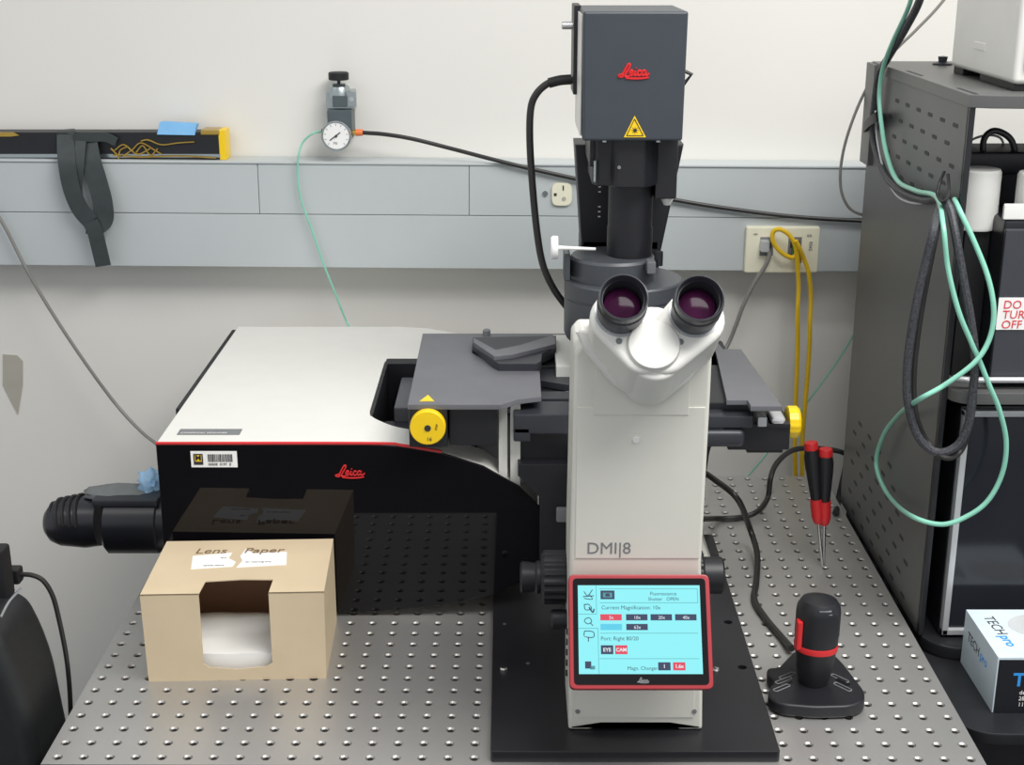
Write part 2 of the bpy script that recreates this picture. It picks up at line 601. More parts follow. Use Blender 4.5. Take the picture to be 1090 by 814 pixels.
# label strip, sticker, logo
p0, p1 = atz(188, 462, 0.213), atz(258, 456, 0.213)
st = M().box(p0.x, p1.x, p0.y, p1.y, 0.2118, 0.2126)
st.build('type_strip', m_grey, sh)
M().text('CONFOCAL SCANNER', 0.0052, T((p0.x + 0.003, p0.y + 0.004, 0.2127)) @ FLAT, 0.0002).build('strip_lettering', m_white, sh)
a0, a1 = at(204, 497, FY), at(252, 480, FY)
stk = M().box(a0.x, a1.x, FY - 0.0006, FY, a0.z, a1.z).build('asset_sticker', m_paper, sh)
M().box(a0.x + 0.003, a0.x + 0.0135, FY - 0.0009, FY - 0.0005, a0.z + 0.003, a1.z - 0.003).build('emblem_square', m_ink, stk)
M().box(a0.x + 0.0045, a0.x + 0.012, FY - 0.0011, FY - 0.0008, a0.z + 0.007, a1.z - 0.0045, mi=0).build('emblem', m_yellow, stk)
M().text('M', 0.009, T((a0.x + 0.0048, FY - 0.0013, a0.z + 0.0085)), 0.0002, bold=0.0002).build('emblem_letter', m_ink, stk)
bc = M()
x = a0.x + 0.019
while x < a1.x - 0.006:
    w = random.choice((0.0005, 0.0008, 0.0012))
    bc.box(x, x + w, FY - 0.0009, FY - 0.0005, a0.z + 0.0065, a1.z - 0.0035)
    x += w + random.choice((0.0005, 0.0008))
bc.build('barcode', m_ink, stk)
M().text('00008  0197  8', 0.0042, T((a0.x + 0.019, FY - 0.0009, a0.z + 0.0022)), 0.0002).build('barcode_number', m_ink, stk)
l0, l1 = at(357, 507, FY), at(391, 507, FY)
M().script_logo(l1.x - l0.x, T((l0.x, FY - 0.0004, l0.z)), 0.0009).build('logo', m_red, sh)['label'] = 'red script logo on the glossy front'

# ------------------------------------------------------------------ microscope
mc = thing('microscope', (0.16, 0.25, PT), 'white inverted microscope with touchscreen, binocular eyepieces and tall black lamp housing', 'microscope')
YF = 0.03
bd = M()
ft = [(0.0965, PT), (0.118, PT), (0.126, PT + 0.005), (0.197, PT + 0.005), (0.205, PT), (0.2275, PT), (0.2262, 0.05), (0.2192, 0.19), (0.2205, 0.36), (0.2205, 0.396), (0.215, 0.404), (0.104, 0.404), (0.0975, 0.396), (0.0955, 0.20)]
bd.prism(rounded(ft, 0.003), YF, YF + 0.09, 'y', 0.004, 3)
bd.box(0.106, 0.219, YF + 0.085, 0.50, PT, 0.205, 0.006)
bd.hexa([(0.10, 0.34, PT), (0.290, 0.37, PT), (0.290, 0.49, PT), (0.10, 0.49, PT)], [(0.106, 0.38, 0.11), (0.252, 0.40, 0.11), (0.252, 0.48, 0.11), (0.106, 0.48, 0.11)], 0.006)
stand = bd.build('stand_body', m_cream, mc)
e = YF - 0.0012
M().box(0.1005, 0.2165, e, YF + 0.001, 0.196, 0.345, 0.0006).build('front_cover', m_cream, stand)
q0, q1 = at(632, 441, YF), at(735, 387, YF)
M().box(q0.x, q1.x, e - 0.0008, YF + 0.001, q0.z, q1.z, 0.0005).build('tube_cover_plate', m_cream, stand)
lc0, lc1 = at(613, 763, YF), at(741, 700, YF)
M().box(lc0.x, lc1.x, e, YF + 0.001, lc0.z, lc1.z, 0.0006).build('lower_cover', m_cream, stand)
for px in (615, 739):
    c = at(px, 757, e)
    M().cyl(c + Vector((0, 0.001, 0)), c + Vector((0, -0.0006, 0)), 0.0024, seg=14).build('cover_screw', m_grey, stand)
c = at(677, 468, e)
M().cyl(c + Vector((0, 0.001, 0)), c + Vector((0, -0.001, 0)), 0.003, seg=16).build('status_dot', m_white, stand)
c = at(624, 589, e)
M().text('DMI|8', 0.0165, T((c.x, e - 0.0002, c.z)), 0.0003).build('type_lettering', m_grey, stand)

# binocular head
EA = R(36)                                     # eyepiece tilt
ax = Vector((0, -math.cos(EA), math.sin(EA)))  # towards the viewer
EL, ER = at(664, 316, -0.035), at(745, 317, -0.035)
AP = at(692, 402, 0.005)                       # lower apex of the V
bh = M()
upv = Vector((0, math.sin(EA), math.cos(EA)))
FR = Matrix((Vector((1, 0, 0)), -ax, upv)).transposed().to_4x4()   # local x right, y along axis inward, z up the tilted face


def stadium(c0, r0, c1, r1, n=14):
    """Tapered capsule outline in the tilted frame (x,z)."""
    d = math.atan2(c1[1] - c0[1], c1[0] - c0[0])
    pts = [(c0[0] + r0 * math.cos(d + math.pi / 2 + math.pi * k / n), c0[1] + r0 * math.sin(d + math.pi / 2 + math.pi * k / n)) for k in range(n + 1)]
    pts += [(c1[0] + r1 * math.cos(d - math.pi / 2 + math.pi * k / n), c1[1] + r1 * math.sin(d - math.pi / 2 + math.pi * k / n)) for k in range(n + 1)]
    return pts


mid = (EL + ER) / 2
FM = T(mid) @ FR
inv = FM.inverted()
lE, rE = inv @ EL, inv @ ER
lw = inv @ AP
for c in (lE, rE):
    bh.prism(stadium((c.x, c.z - 0.004), 0.0265, ((lw.x + c.x * 0.25), lw.z + 0.012), 0.023), 0.036, 0.100, 'y', 0.005, 3, FM)
bh.prism(stadium((lw.x, lw.z + 0.022), 0.030, (lw.x + 0.001, lw.z + 0.008), 0.024), 0.040, 0.115, 'y', 0.004, 3, FM)
# rounded U-shaped neck that seats the head on the column
nk = [(at(612, 350, YF)), (at(622, 372, YF)), (at(650, 405, YF)), (at(672, 420, YF)), (at(690, 424, YF)), (at(710, 420, YF)), (at(735, 400, YF)), (at(752, 372, YF)), (at(757, 352, YF)), at(735, 340, YF), at(705, 362, YF), at(672, 362, YF), at(640, 352, YF), at(618, 345, YF)]
bh.prism([(p.x, p.z) for p in nk], YF - 0.012, YF + 0.02, 'y', 0.004, 3)
head = bh.build('binocular_head', m_white, mc)
hc = inv @ at(694, 374, -0.012)
M().lathe([(0.0, -0.01), (0.0228, -0.01), (0.0228, 0.012), (0.0215, 0.0145), (0.017, 0.0155), (0.0, 0.0158)], FM @ Vector((hc.x, 0.046, hc.z)), ax, 40).build('hub_cap', m_white, head)
for c, dx in ((lE, -0.002), (rE, -0.013)):
    p = FM @ Vector((c.x + dx, 0.0365, c.z - 0.026))
    M().cyl(p, p + ax * 0.0012, 0.0028, seg=14).build('head_screw', m_grey, head)
for c in (EL, ER):
    ep = M().lathe([(0.0215, -0.046), (0.0215, -0.038), (0.020, -0.037), (0.0208, -0.024), (0.0215, -0.020), (0.0215, -0.012), (0.0200, -0.0115), (0.0200, -0.006), (0.0174, -0.006), (0.0174, -0.0235), (0.0, -0.0235)], c, ax, 40)
    ep = ep.build('eyepiece', m_stage2, mc)
    M().lathe([(0.0205, -0.012), (0.0212, -0.004), (0.0207, 0.0), (0.0195, 0.0006), (0.0185, -0.001), (0.0172, -0.010), (0.0165, -0.0215)], c, ax, 40, caps=False).build('eyecup', m_eyecup, ep)
    M().lathe([(0.0, -0.0225), (0.0166, -0.0225), (0.0155, -0.0185), (0.012, -0.0168), (0.0, -0.0158)], c, ax, 32).build('lens', m_lens, ep)
    M().lathe([(0.0225, -0.0395), (0.0225, -0.0345)], c, ax, 40).build('clamp_ring', m_trim, ep)

# touchscreen, leaning on the front of the column
tTL, tTR = at(605.5, 611, 0.012), at(751, 611, 0.012)
tBL, tBR = at(606, 733, -0.048), at(764, 734, -0.048)
W = ((tTR - tTL).length + (tBR - tBL).length) / 2
cx = (tTL.x + tTR.x + tBL.x + tBR.x) / 4
up_s = ((tTL + tTR) - (tBL + tBR))
H = up_s.length / 2
up_s.x = 0
up_s.normalize()
nrm_in = Vector((1, 0, 0)).cross(up_s) * -1
if nrm_in.y < 0:
    nrm_in = -nrm_in
mm = (tBL + tBR) / 2
FS = T(Vector((cx, mm.y, mm.z))) @ Matrix((Vector((1, 0, 0)), nrm_in, up_s)).transposed().to_4x4()   # x right, y inward, z up the screen
fr = M().prism(rounded([(-W / 2, 0), (W / 2, 0), (W / 2, H), (-W / 2, H)], 0.006), 0.0, 0.013, 'y', 0.0015, 2, FS)
ts = fr.build('touchscreen', m_redframe, mc)
ts['label'] = 'tilted touchscreen in a red frame'
M().prism(rounded([(-W / 2 + .004, .004), (W / 2 - .004, .004), (W / 2 - .004, H - .004), (-W / 2 + .004, H - .004)], 0.004), -0.0006, 0.002, 'y', 0.0, 2, FS).build('bezel', m_gloss, ts)
dl, dr, db, dt = -W / 2 + 0.0085, W / 2 - 0.0095, 0.0135, H - 0.0105
M().box(dl, dr, -0.001, 0.0, db, dt, mtx=FS).build('display', m_screen, ts)


def dsp(u, v):
    """Display coordinates, 0..1 from its top left corner."""
    return dl + (dr - dl) * u, dt - (dt - db) * v


def rect(u0, v0, u1, v1, name, m, lift=0.0014):
    x0, z1 = dsp(u0, v0)
    x1, z0 = dsp(u1, v1)
    return M().box(x0, x1, -lift, -0.0009, z0, z1, mtx=FS).build(name, m, ts)


def line(*segs):
    m = M()
    for u0, v0, u1, v1 in segs:
        x0, z0 = dsp(u0, v0)
        x1, z1 = dsp(u1, v1)
        m.box(min(x0, x1) - .0002, max(x0, x1) + .0002, -0.0013, -0.0009, min(z0, z1) - .0002, max(z0, z1) + .0002, mtx=FS)
    return m


line((.15, 0, .15, .33), (0, .33, .15, .33), (0, .49, .16, .49), (.16, .49, .16, 1), (.18, .04, .98, .04), (.18, .20, .98, .20), (.98, .04, .98, .20), (.18, .545, .97, .545), (.17, .83, .97, .83)).build('divider_lines', m_sline, ts)
for s_, u, v, size, al in [('Fluorescence', .70, .115, .0046, 'CENTER'), ('Shutter   OPEN', .70, .175, .0044, 'CENTER'), ('Current Magnification: 10x', .19, .275, .0050, 'LEFT'), ('Port: Right 80/20', .18, .625, .0050, 'LEFT'), ('Magn. Changer', .39, .955, .0046, 'LEFT')]:
    x0, z0 = dsp(u, v)
    M().text(s_, size, FS @ T((x0, -0.0012, z0)), 0.0002, align=al).build('screen_lettering', m_sdark, ts)
for k, (u, v, m_) in enumerate([(.18, .33, m_sred), (.39, .33, m_sdark), (.59, .33, m_sdark), (.79, .33, m_sdark), (.39, .44, m_sdark), (.18, .44, m_sblue)]):
    rect(u, v, u + .175, v + .07, 'objective_button', m_)
for u, v, w, h, m_, s_ in [(.18, .68, .10, .10, m_sdark, 'EYE'), (.295, .68, .10, .10, m_sred, 'CAM'), (.64, .87, .10, .09, m_sdark, '1'), (.76, .87, .10, .09, m_sred, '1.6x')]:
    b_ = rect(u, v, u + w, v + h, 'option_button', m_)
    x0, z0 = dsp(u + w / 2, v + h * .70)
    M().text(s_, .0046, FS @ T((x0, -0.0016, z0)), 0.0002, align='CENTER', bold=0.0001)._merge(bmesh.new()).build('button_lettering', m_swhite, ts)
wt = M()
for u, v, s_ in [(.27, .385, '5x'), (.48, .385, '10x'), (.68, .385, '20x'), (.88, .385, '40x'), (.48, .495, '63x')]:
    x0, z0 = dsp(u, v)
    wt.text(s_, .0042, FS @ T((x0, -0.0016, z0)), 0.0002, align='CENTER')
wt.build('objective_lettering', m_swhite, ts)
ic = M()


def isk(pts, r=0.00045):
    ic.tube([FS @ Vector((*[dsp(u, v)[0]], -0.0011, dsp(u, v)[1])) for u, v in pts], r, seg=5, n=3)


isk([(.05, .07), (.08, .12), (.12, .05)]); isk([(.04, .13), (.13, .12)]); isk([(.09, .10), (.12, .16), (.05, .15)])
isk([(.05, .22), (.06, .28), (.11, .27), (.09, .22), (.05, .22)]); isk([(.09, .25), (.12, .31), (.13, .27)], .0008)
isk([(.06, .38), (.05, .41), (.08, .44), (.11, .41), (.09, .37), (.06, .38)]); isk([(.10, .43), (.12, .46)])
isk([(.05, .52), (.05, .58), (.12, .59), (.12, .53), (.05, .52)]); isk([(.08, .59), (.08, .64)])
ic.build('menu_icons', m_sdark, ts)
rect(.05, .86, .10, .94, 'menu_tile', m_sdark)
rect(.09, .91, .13, .95, 'menu_tile', m_sline)
cm = M()
x0, z1 = dsp(.185, .06)
x1, z0 = dsp(.30, .16)
cm.box(x0, x1, -.0013, -.0009, z0, z1, mtx=FS)
cm.build('camera_icon', m_sdark, ts)
rect(.205, .085, .28, .14, 'camera_icon_screen', m_sline, .0017)
rect(.225, .095, .26, .13, 'camera_icon_dot', m_sdark, .002)
M().script_logo(0.0115, FS @ T((-0.004, -0.0008, 0.006)), 0.0004).build('bezel_logo', m_grey, ts)

# focus knobs
kc = at(590, 614, 0.11)
fk = M().lathe([(0.0, 0), (0.024, 0), (0.027, 0.003), (0.027, 0.024), (0.024, 0.027), (0.0, 0.027)], (0.0975, 0.11, kc.z), (-1, 0, 0), 72, ribs=18, rib=-0.06).build('focus_knob', m_black, mc)
M().lathe([(0.0, 0), (0.0165, 0), (0.0165, 0.004), (0.0145, 0.006), (0.0160, 0.019), (0.0135, 0.021), (0.0, 0.021)], (0.0705, 0.11, kc.z), (-1, 0, 0), 32).build('fine_knob', m_black, fk)
M().lathe([(0.0275, 0), (0.0275, 0.002)], (0.0985, 0.11, kc.z), (-1, 0, 0), 40).build('red_collar', m_redframe, fk)
fk = M().lathe([(0.0, 0), (0.024, 0), (0.027, 0.003), (0.027, 0.012), (0.024, 0.014), (0.0, 0.014)], (0.2185, 0.11, kc.z + 0.002), (1, 0, 0), 72, ribs=18, rib=-0.06).build('focus_knob', m_black, mc)
M().lathe([(0.0, 0), (0.0185, 0), (0.0185, 0.004), (0.0185, 0.019), (0.0165, 0.021), (0.0, 0.021)], (0.2320, 0.11, kc.z + 0.002), (1, 0, 0), 32).build('fine_knob', m_black, fk)
kb = at(594, 659, 0.085)
M().lathe([(0.0, 0), (0.010, 0), (0.010, 0.015), (0.0085, 0.017), (0.0, 0.017)], (0.0970, 0.085, kb.z), (-1, 0, 0), 24).build('port_knob', m_black, mc)
for k in range(5):
    p = at(604.5, 672 + k * 11, 0.06)
    M().cyl((0.098, 0.06, p.z), (0.0945, 0.06, p.z), 0.0032, seg=12).build('side_button', m_black, mc)

# illumination column and arm behind the stage
CY = 0.42
ar = M()
pa = [at(611, 150, 0.53), at(725, 150, 0.53), at(701, 262, 0.53), at(618, 262, 0.53)]
ar.prism([(p.x, p.z) for p in pa], 0.50, 0.56, 'y', 0.003)
ar.box(0.125, 0.221, 0.50, 0.56, 0.09, 0.40, 0.003)
arm = ar.build('illumination_arm', m_black, mc)
sc = M()
for z in (0.470, 0.464, 0.458, 0.440, 0.434, 0.428):
    p = at(637, 200, 0.4995)
    sc.box(p.x, p.x + 0.003, 0.4992, 0.5005, z, z + 0.0012)
sc.build('scale_marks', m_paper, arm)
# head block between lamp and tube
hb = M()
xl = at(632, 175, 0.38)
b0 = at(628, 199, 0.38); b1 = at(705, 199, 0.38)
zt_ = 0.556
hb.prism(rounded([(b0.x + 0.003, 0.40), (b0.x + 0.008, 0.385), (b0.x + 0.022, 0.383), (b0.x + 0.028, 0.372), (b1.x - 0.022, 0.372), (b1.x - 0.012, 0.380), (b1.x - 0.004, 0.395), (b1.x - 0.004, 0.50), (b0.x + 0.003, 0.50)], 0.003), b0.z, zt_, 'z', 0.002)
hb.box(b0.x, b0.x + 0.02, 0.395, 0.50, b0.z + 0.02, zt_, 0.002)
s0, s1 = at(697, 212, 0.40), at(720, 212, 0.40)
hb.box(s0.x, s1.x, 0.40, 0.50, s0.z, zt_, 0.002)
blk = hb.build('lens_block', m_black, mc)
w = at(710, 214, 0.42)
M().lathe([(0.0075, 0), (0.0075, -0.004), (0.004, -0.011), (0, -0.012)], (w.x, 0.42, s0.z + 0.001), (0, 0, 1), 20).build('thumb_screw', m_paper, blk)
p = at(659, 178, 0.371)
M().cyl(p, p + Vector((0, -0.0015, 0)), 0.002, seg=12).build('set_screw', m_grey, blk)
p = at(633, 182, 0.383)
M().box(p.x - 0.0012, p.x + 0.0012, 0.380, 0.386, p.z - 0.012, p.z + 0.012, 0.0008).build('edge_clip', m_chrome, blk)
tc_ = at(670.5, 240, CY)
tbm = M().lathe([(0.0, 0.381), (0.0262, 0.381), (0.0262, 0.432), (0.0255, 0.434), (0.0255, 0.51), (0.0, 0.51)], (tc_.x, CY, 0), (0, 0, 1), 40)
tbm.build('illumination_tube', m_black, mc)

# condenser with two stacked discs
cd = M()
zl = at(726, 295, CY).z
xc = (at(601, 292, CY).x + at(726, 292, CY).x) / 2
cd.lathe([(0.03, zl - 0.11), (0.034, zl - 0.075), (0.066, zl - 0.07), (0.0685, zl - 0.064), (0.0685, zl - 0.022), (0.0675, zl - 0.0215), (0.0675, zl - 0.019), (0.0685, zl - 0.0185), (0.0685, zl - 0.002), (0.067, zl), (0.0, zl)], (xc, CY, 0), (0, 0, 1), 56)
con = cd.build('condenser', m_cond, mc)
xu = (at(607, 275, CY).x + at(697, 275, CY).x) / 2
zu = at(652, 271, CY).z
M().lathe([(0.0495, zl - 0.002), (0.0495, zu - 0.003), (0.047, zu), (0.0, zu + 0.0005)], (xu, CY, 0), (0, 0, 1), 56).build('upper_disc', m_cond, con)
p0, p1 = at(592, 263.5, 0.385), at(634, 265, 0.385)
lv = M().cyl(p0, p1, 0.0026, 0.0016, 12)
lv.lathe([(0.0, 0), (0.013, 0.0), (0.0135, 0.002), (0.0135, 0.006), (0.012, 0.008), (0.0, 0.008)], p0 + Vector((0.002, 0, 0)), (-1, 0, 0), 24, sy=0.85)
lv.build('lever', m_paper, con)
p = at(603, 279, 0.40)
M().box(p.x - 0.003, p.x + 0.004, 0.39, 0.43, p.z - 0.02, p.z + 0.012, 0.002).build('slider_bracket', m_cond, con)
p = at(693, 285, 0.372)
M().box(p.x - 0.005, p.x + 0.005, 0.366, 0.385, p.z - 0.006, p.z + 0.008, 0.0015).build('clamp', m_stage, con)
p = at(701, 275, 0.385)
M().cyl(p - Vector((0, 0, 0.008)), p + Vector((0, 0, 0.008)), 0.005, seg=16).build('clamp_knob', m_black, con)
M().cyl((xc - 0.02, CY, zl - 0.135), (xc - 0.02, CY, zl - 0.10), 0.022, 0.028, 32).build('front_lens', m_black, con)

# lamp housing
LY = 0.36
lf = [at(621, 12, LY), at(733, 12, LY), at(727.5, 150, LY), at(622, 149, LY)]
lx0, lx1, lz1, lz0 = lf[0].x, lf[1].x, lf[0].z, lf[2].z
lh = M().prism(rounded([(lx0, lz1), (lx1, lz1), (lx1 - 0.0015, lz0), (lx0 + 0.001, lz0)], 0.003), LY, 0.50, 'y', 0.0025, 2)
lamp = lh.build('lamp_housing', m_lamp, mc, smooth=False)
M().box(lx0 - 0.0016, lx0 + 0.0002, LY + 0.012, 0.49, lz0 + 0.004, lz1 - 0.004, 0.0006).build('side_cover', m_white, lamp)
M().box(lx0 - 0.006, lx0 + 0.002, 0.45, 0.515, lz0 + 0.04, lz1 + 0.002, 0.001).build('rear_cover', m_black, lamp)
l0, l1 = at(658, 82, LY), at(694, 82, LY)
M().script_logo(l1.x - l0.x, T((l0.x, LY - 0.0004, l0.z)), 0.0013).build('logo', m_red, lamp)['label'] = 'red script logo on the lamp housing'
w0, w1, w2 = at(664, 146, LY), at(687.5, 146, LY), at(675.5, 123, LY)
wz = w0.z
tri = M().prism([(w0.x, wz), (w1.x, wz), (w2.x, w2.z)], LY - 0.0006, LY + 0.0005, 'y').build('warning_triangle', m_yellow, lamp)
cxm = (w0.x + w1.x) / 2
bo = M()
ins = [(w0.x + 0.003, wz + 0.0018), (w1.x - 0.003, wz + 0.0018), (w2.x, w2.z - 0.0035)]
for i in range(3):
    a_, b_ = ins[i], ins[(i + 1) % 3]
    bo.cyl((a_[0], LY - 0.0006, a_[1]), (b_[0], LY - 0.0006, b_[1]), 0.0005, seg=6)
bo.cyl((cxm, LY - 0.0005, wz + 0.0075), (cxm, LY - 0.0011, wz + 0.0075), 0.002, seg=14)
for k in range(8):
    a = k * math.pi / 4
    bo.cyl((cxm, LY - 0.0007, wz + 0.0075), (cxm + 0.0042 * math.cos(a), LY - 0.0007, wz + 0.0075 + 0.0042 * math.sin(a)), 0.00025, seg=5)
bo.build('warning_symbol', m_ink, lamp)
k0 = at(598, 27, 0.47)
M().cyl((lx0 - 0.005, 0.47, k0.z), (lx0 - 0.019, 0.47, k0.z), 0.0045, seg=18, bev=0.0008).build('adjust_knob', m_steel2, lamp)
k1 = at(738, 82, 0.43)
la = M()
la.tube([(lx1 - 0.002, 0.43, k1.z + 0.010), (lx1 + 0.0145, 0.43, k1.z + 0.003), (lx1 + 0.006, 0.43, k1.z - 0.008), (lx1 - 0.002, 0.43, k1.z - 0.006)], 0.0024, seg=8, n=1, smooth=False)
la.build('side_latch', m_black, lamp)
for px in (643, 700):
    p = at(px, 151, LY + 0.01)
    M().box(p.x - 0.002, p.x + 0.002, LY + 0.004, LY + 0.02, lz0 - 0.002, lz0 + 0.001).build('housing_screw', m_chrome, lamp)

# stage
SZ = 0.266
sg = M()
outl = [(-0.072, 0.272), (0.030, 0.272), (0.048, 0.290), (0.074, 0.300), (0.074, 0.395), (0.019, 0.421), (-0.007, 0.47), (-0.007, 0.53), (0.262, 0.53), (0.292, 0.49), (0.277, 0.288), (0.300, 0.288), (0.300, 0.267), (0.334, 0.267), (0.324, 0.487), (0.302, 0.487), (0.296, 0.558), (-0.073, 0.558)]
sg.prism(outl, SZ - 0.006, SZ, 'z', 0.0007)
stg = sg.build('stage', m_stage, mc)
lo = M()
lo.box(-0.028, 0.0255, 0.283, 0.54, 0.214, 0.259, 0.002)
lo.box(-0.065, 0.30, 0.44, 0.555, 0.236, 0.259, 0.002)
lo.box(0.24, 0.31, 0.30, 0.55, 0.236, 0.259, 0.002)
lo.build('stage_base', m_black, stg)
# insert frame, lower than the top plate
fi = M()
fi.prism([(0.03, 0.415), (0.078, 0.392), (0.115, 0.372), (0.285, 0.372), (0.285, 0.52), (0.0, 0.52), (0.0, 0.46)], 0.247, 0.255, 'z', 0.0006)
fi.box(0.0, 0.285, 0.335, 0.362, 0.240, 0.252, 0.001)
fi.build('specimen_frame', m_stage2, stg)
rz = 0.275
cl = [atz(px, py, rz) for px, py in [(503, 366), (524, 383), (531, 387), (571, 387), (576, 384), (577, 376), (592, 369), (592, 357), (503, 359)]]
M().prism([(p.x, p.y) for p in cl], SZ - 0.004, rz, 'z', 0.0006).build('insert_block', m_stage2, stg)
cl = [atz(px, py, rz + 0.005) for px, py in [(504, 359), (528, 372), (553, 367), (586, 357), (591, 359), (591, 366), (546, 377), (526, 379), (504, 364)]]
M().prism([(p.x, p.y) for p in cl], rz - 0.001, rz + 0.005, 'z', 0.0008).build('specimen_clamp', m_stage, stg)
p0, p1 = atz(592, 395, 0.262), atz(609, 361, 0.262)
M().box(p0.x, p1.x, p0.y, p1.y, 0.254, 0.268, 0.001).build('slide_insert', m_white, stg)
p = atz(518, 356, SZ)
M().lathe([(0.005, 0), (0.005, 0.006), (0.003, 0.008), (0, 0.008)], (p.x, 0.55, SZ), seg=16).build('stop_screw', m_grey, stg)
# x drive running along the front
xd = M()
xd.box(0.043, 0.275, 0.282, 0.33, 0.228, 0.251, 0.002)
xd.box(0.043, 0.062, 0.282, 0.32, 0.219, 0.236, 0.002)
xd.box(0.24, 0.298, 0.276, 0.33, 0.214, 0.234, 0.006, 3)
xd.box(0.24, 0.306, 0.280, 0.33, 0.2355, 0.250, 0.002)
xd.build('drive_rail', m_stage2, stg)
mo = M().box(0.282, 0.351, 0.296, 0.35, 0.204, 0.233, 0.002).box(0.304, 0.345, 0.30, 0.345, 0.199, 0.206, 0.002).box(0.30, 0.350, 0.292, 0.35, 0.2325, 0.2365, 0.001)
mo.build('drive_motor', m_black, stg)
M().box(0.312, 0.322, 0.284, 0.30, 0.236, 0.247, 0.001).box(0.328, 0.344, 0.29, 0.33, 0.2362, 0.245, 0.004).build('drive_bracket', m_trim, stg)
M().lathe([(0.0, 0), (0.0165, 0), (0.0185, 0.001), (0.0185, 0.011), (0.016, 0.014), (0.0, 0.014)], (0.351, 0.322, 0.2285), (1, 0, 0), 60, ribs=15, rib=-0.03).build('drive_knob', m_yellow, stg)['label'] = 'yellow round knob at the right end of the stage'
M().box(-0.071, -0.029, 0.272, 0.32, 0.2165, 0.261, 0.001).build('knob_housing', m_black, stg)
yk = M().lathe([(0.0, 0), (0.0175, 0), (0.0195, 0.001), (0.0195, 0.009), (0.0185, 0.0105), (0.0, 0.0105)], (-0.050, 0.272, 0.2425), (0, -1, 0), 48)
yk = yk.build('front_knob', m_yellow, stg)
yk['label'] = 'yellow round knob at the front left of the stage'
sm = M().cyl((-0.050, 0.262, 0.2425), (-0.050, 0.2608, 0.2425), 0.0036, seg=16)
sm.text('16', 0.006, T((-0.0515, 0.2612, 0.228)), 0.0003)
sm.text('STOP', 0.003, T((-0.040, 0.2612, 0.240)) @ Matrix.Rotation(R(-80), 4, 'Y'), 0.0003)
sm.build('knob_marking', m_ink, stg)
p = atz(455, 424, SZ)
M().prism([(p.x - 0.008, p.y - 0.010), (p.x + 0.008, p.y - 0.010), (p.x, p.y + 0.012)], SZ - 0.0002, SZ + 0.0004, 'z').build('warning_sticker', m_yellow, stg)
for xa, xb in ((0.0265, 0.0365), (0.0395, 0.051)):
    M().box(xa, xb, 0.300, 0.316, 0.15, 0.262, 0.001).build('added_gap_strip', m_white, mc)  # added white strips for the bright gap, set forward to catch light
# objective turret below the stage
M().lathe([(0.045, 0.0), (0.05, 0.03), (0.02, 0.035), (0.016, 0.048), (0.0, 0.048)], (0.165, CY, 0.19), seg=32).build('objective_turret', m_black, mc)

# ------------------------------------------------------------------ detector unit sticking out of the scan head's left side
DY = 0.45
dt_ = thing('detector_unit', (-0.42, DY, 0.045), 'glossy black round-ended detector unit sticking out left of the white scan head', 'detector unit')
c0, c1 = at(171, 556, DY), at(104, 556, DY)
L = c0.x - c1.x
dm = M().lathe([(0.0, -0.008), (0.036, -0.008), (0.036, 0.010), (0.0385, 0.012), (0.0385, L * 0.95), (0.034, L), (0.0, L)], (c0.x + 0.012, DY, c0.z), (-1, 0, 0), 12)
dm.build('housing', m_dev, dt_)
hd = at(45, 560, DY)
L2 = c1.x - hd.x
M().lathe([(0.0, 0), (0.031, 0.0), (0.033, L2 * .25), (0.031, L2 * .5), (0.0295, L2 * .7), (0.024, L2 * .87), (0.015, L2 * .97), (0.0, L2)], (c1.x + 0.004, DY, c1.z + 0.002), (-1, 0, -0.03), 24).build('rounded_cap', m_dev, dt_)
rb = M()
for k in range(5):
    xx = c1.x - L2 * (0.22 + 0.12 * k)
    rr = 0.0335 - 0.0017 * k - (0.0035 if k > 3 else 0)
    pts = [(xx - 0.006 * math.sin(a), DY - rr * math.cos(a), c1.z + 0.002 + rr * math.sin(a)) for a in [R(10 + 16 * q) for q in range(11)]]
    rb.tube(pts, 0.0022, seg=6, n=2)
rb.build('rib', m_rubber, dt_)
M().box(c1.x + 0.002, c0.x + 0.004, DY - 0.024, DY + 0.024, c0.z + 0.030, c0.z + 0.0405, 0.003).build('top_rail', m_stage2, dt_)
# cloth and glove tucked on top
def crumple(name, pts, amp, m_, label, cat):
    mm_ = M()
    b = bmesh.new()
    bmesh.ops.create_icosphere(b, subdivisions=3, radius=1.0)
    for v in b.verts:
        d = v.co.copy()
        n_ = 1 + amp * (math.sin(5 * d.x + 2 * d.z) * math.cos(4 * d.y + 3 * d.x) + 0.5 * math.sin(11 * d.z + 7 * d.y))
        v.co = Vector((d.x * pts[1][0], d.y * pts[1][1], d.z * pts[1][2])) * n_
    mm_._merge(b, T(pts[0]))
    return tag(mm_.build(name, m_, sharp=80), label, cat)


g = at(128, 527, DY)
crumple('cloth_wrap', (g + Vector((0, 0.01, -0.001)), (0.052, 0.025, 0.010)), 0.12, m_cloth, 'crumpled dark grey cloth lying on top of the black detector unit', 'cloth')
g = at(162, 512, DY + 0.02)
crumple('nitrile_glove', (g + Vector((0, 0, -0.004)), (0.017, 0.022, 0.019)), 0.34, m_glove, 'crumpled pale blue glove tucked beside the scan head above the detector', 'glove')

# ------------------------------------------------------------------ cardboard tissue dispenser box
BR_ = R(2.2)
bx = thing('tissue_box', (-0.249, 0.148, 0), 'tan cardboard box with a cut-out front and torn white label, front left on table', 'box', rz=BR_)
b_ = Vector((-0.249, 0.148, 0))
hw, dp, hh, th = 0.0935, 0.135, 0.101, 0.0012
u0, u1 = -0.0345, 0.0375


def bp(m_, *a, **k):
    return m_


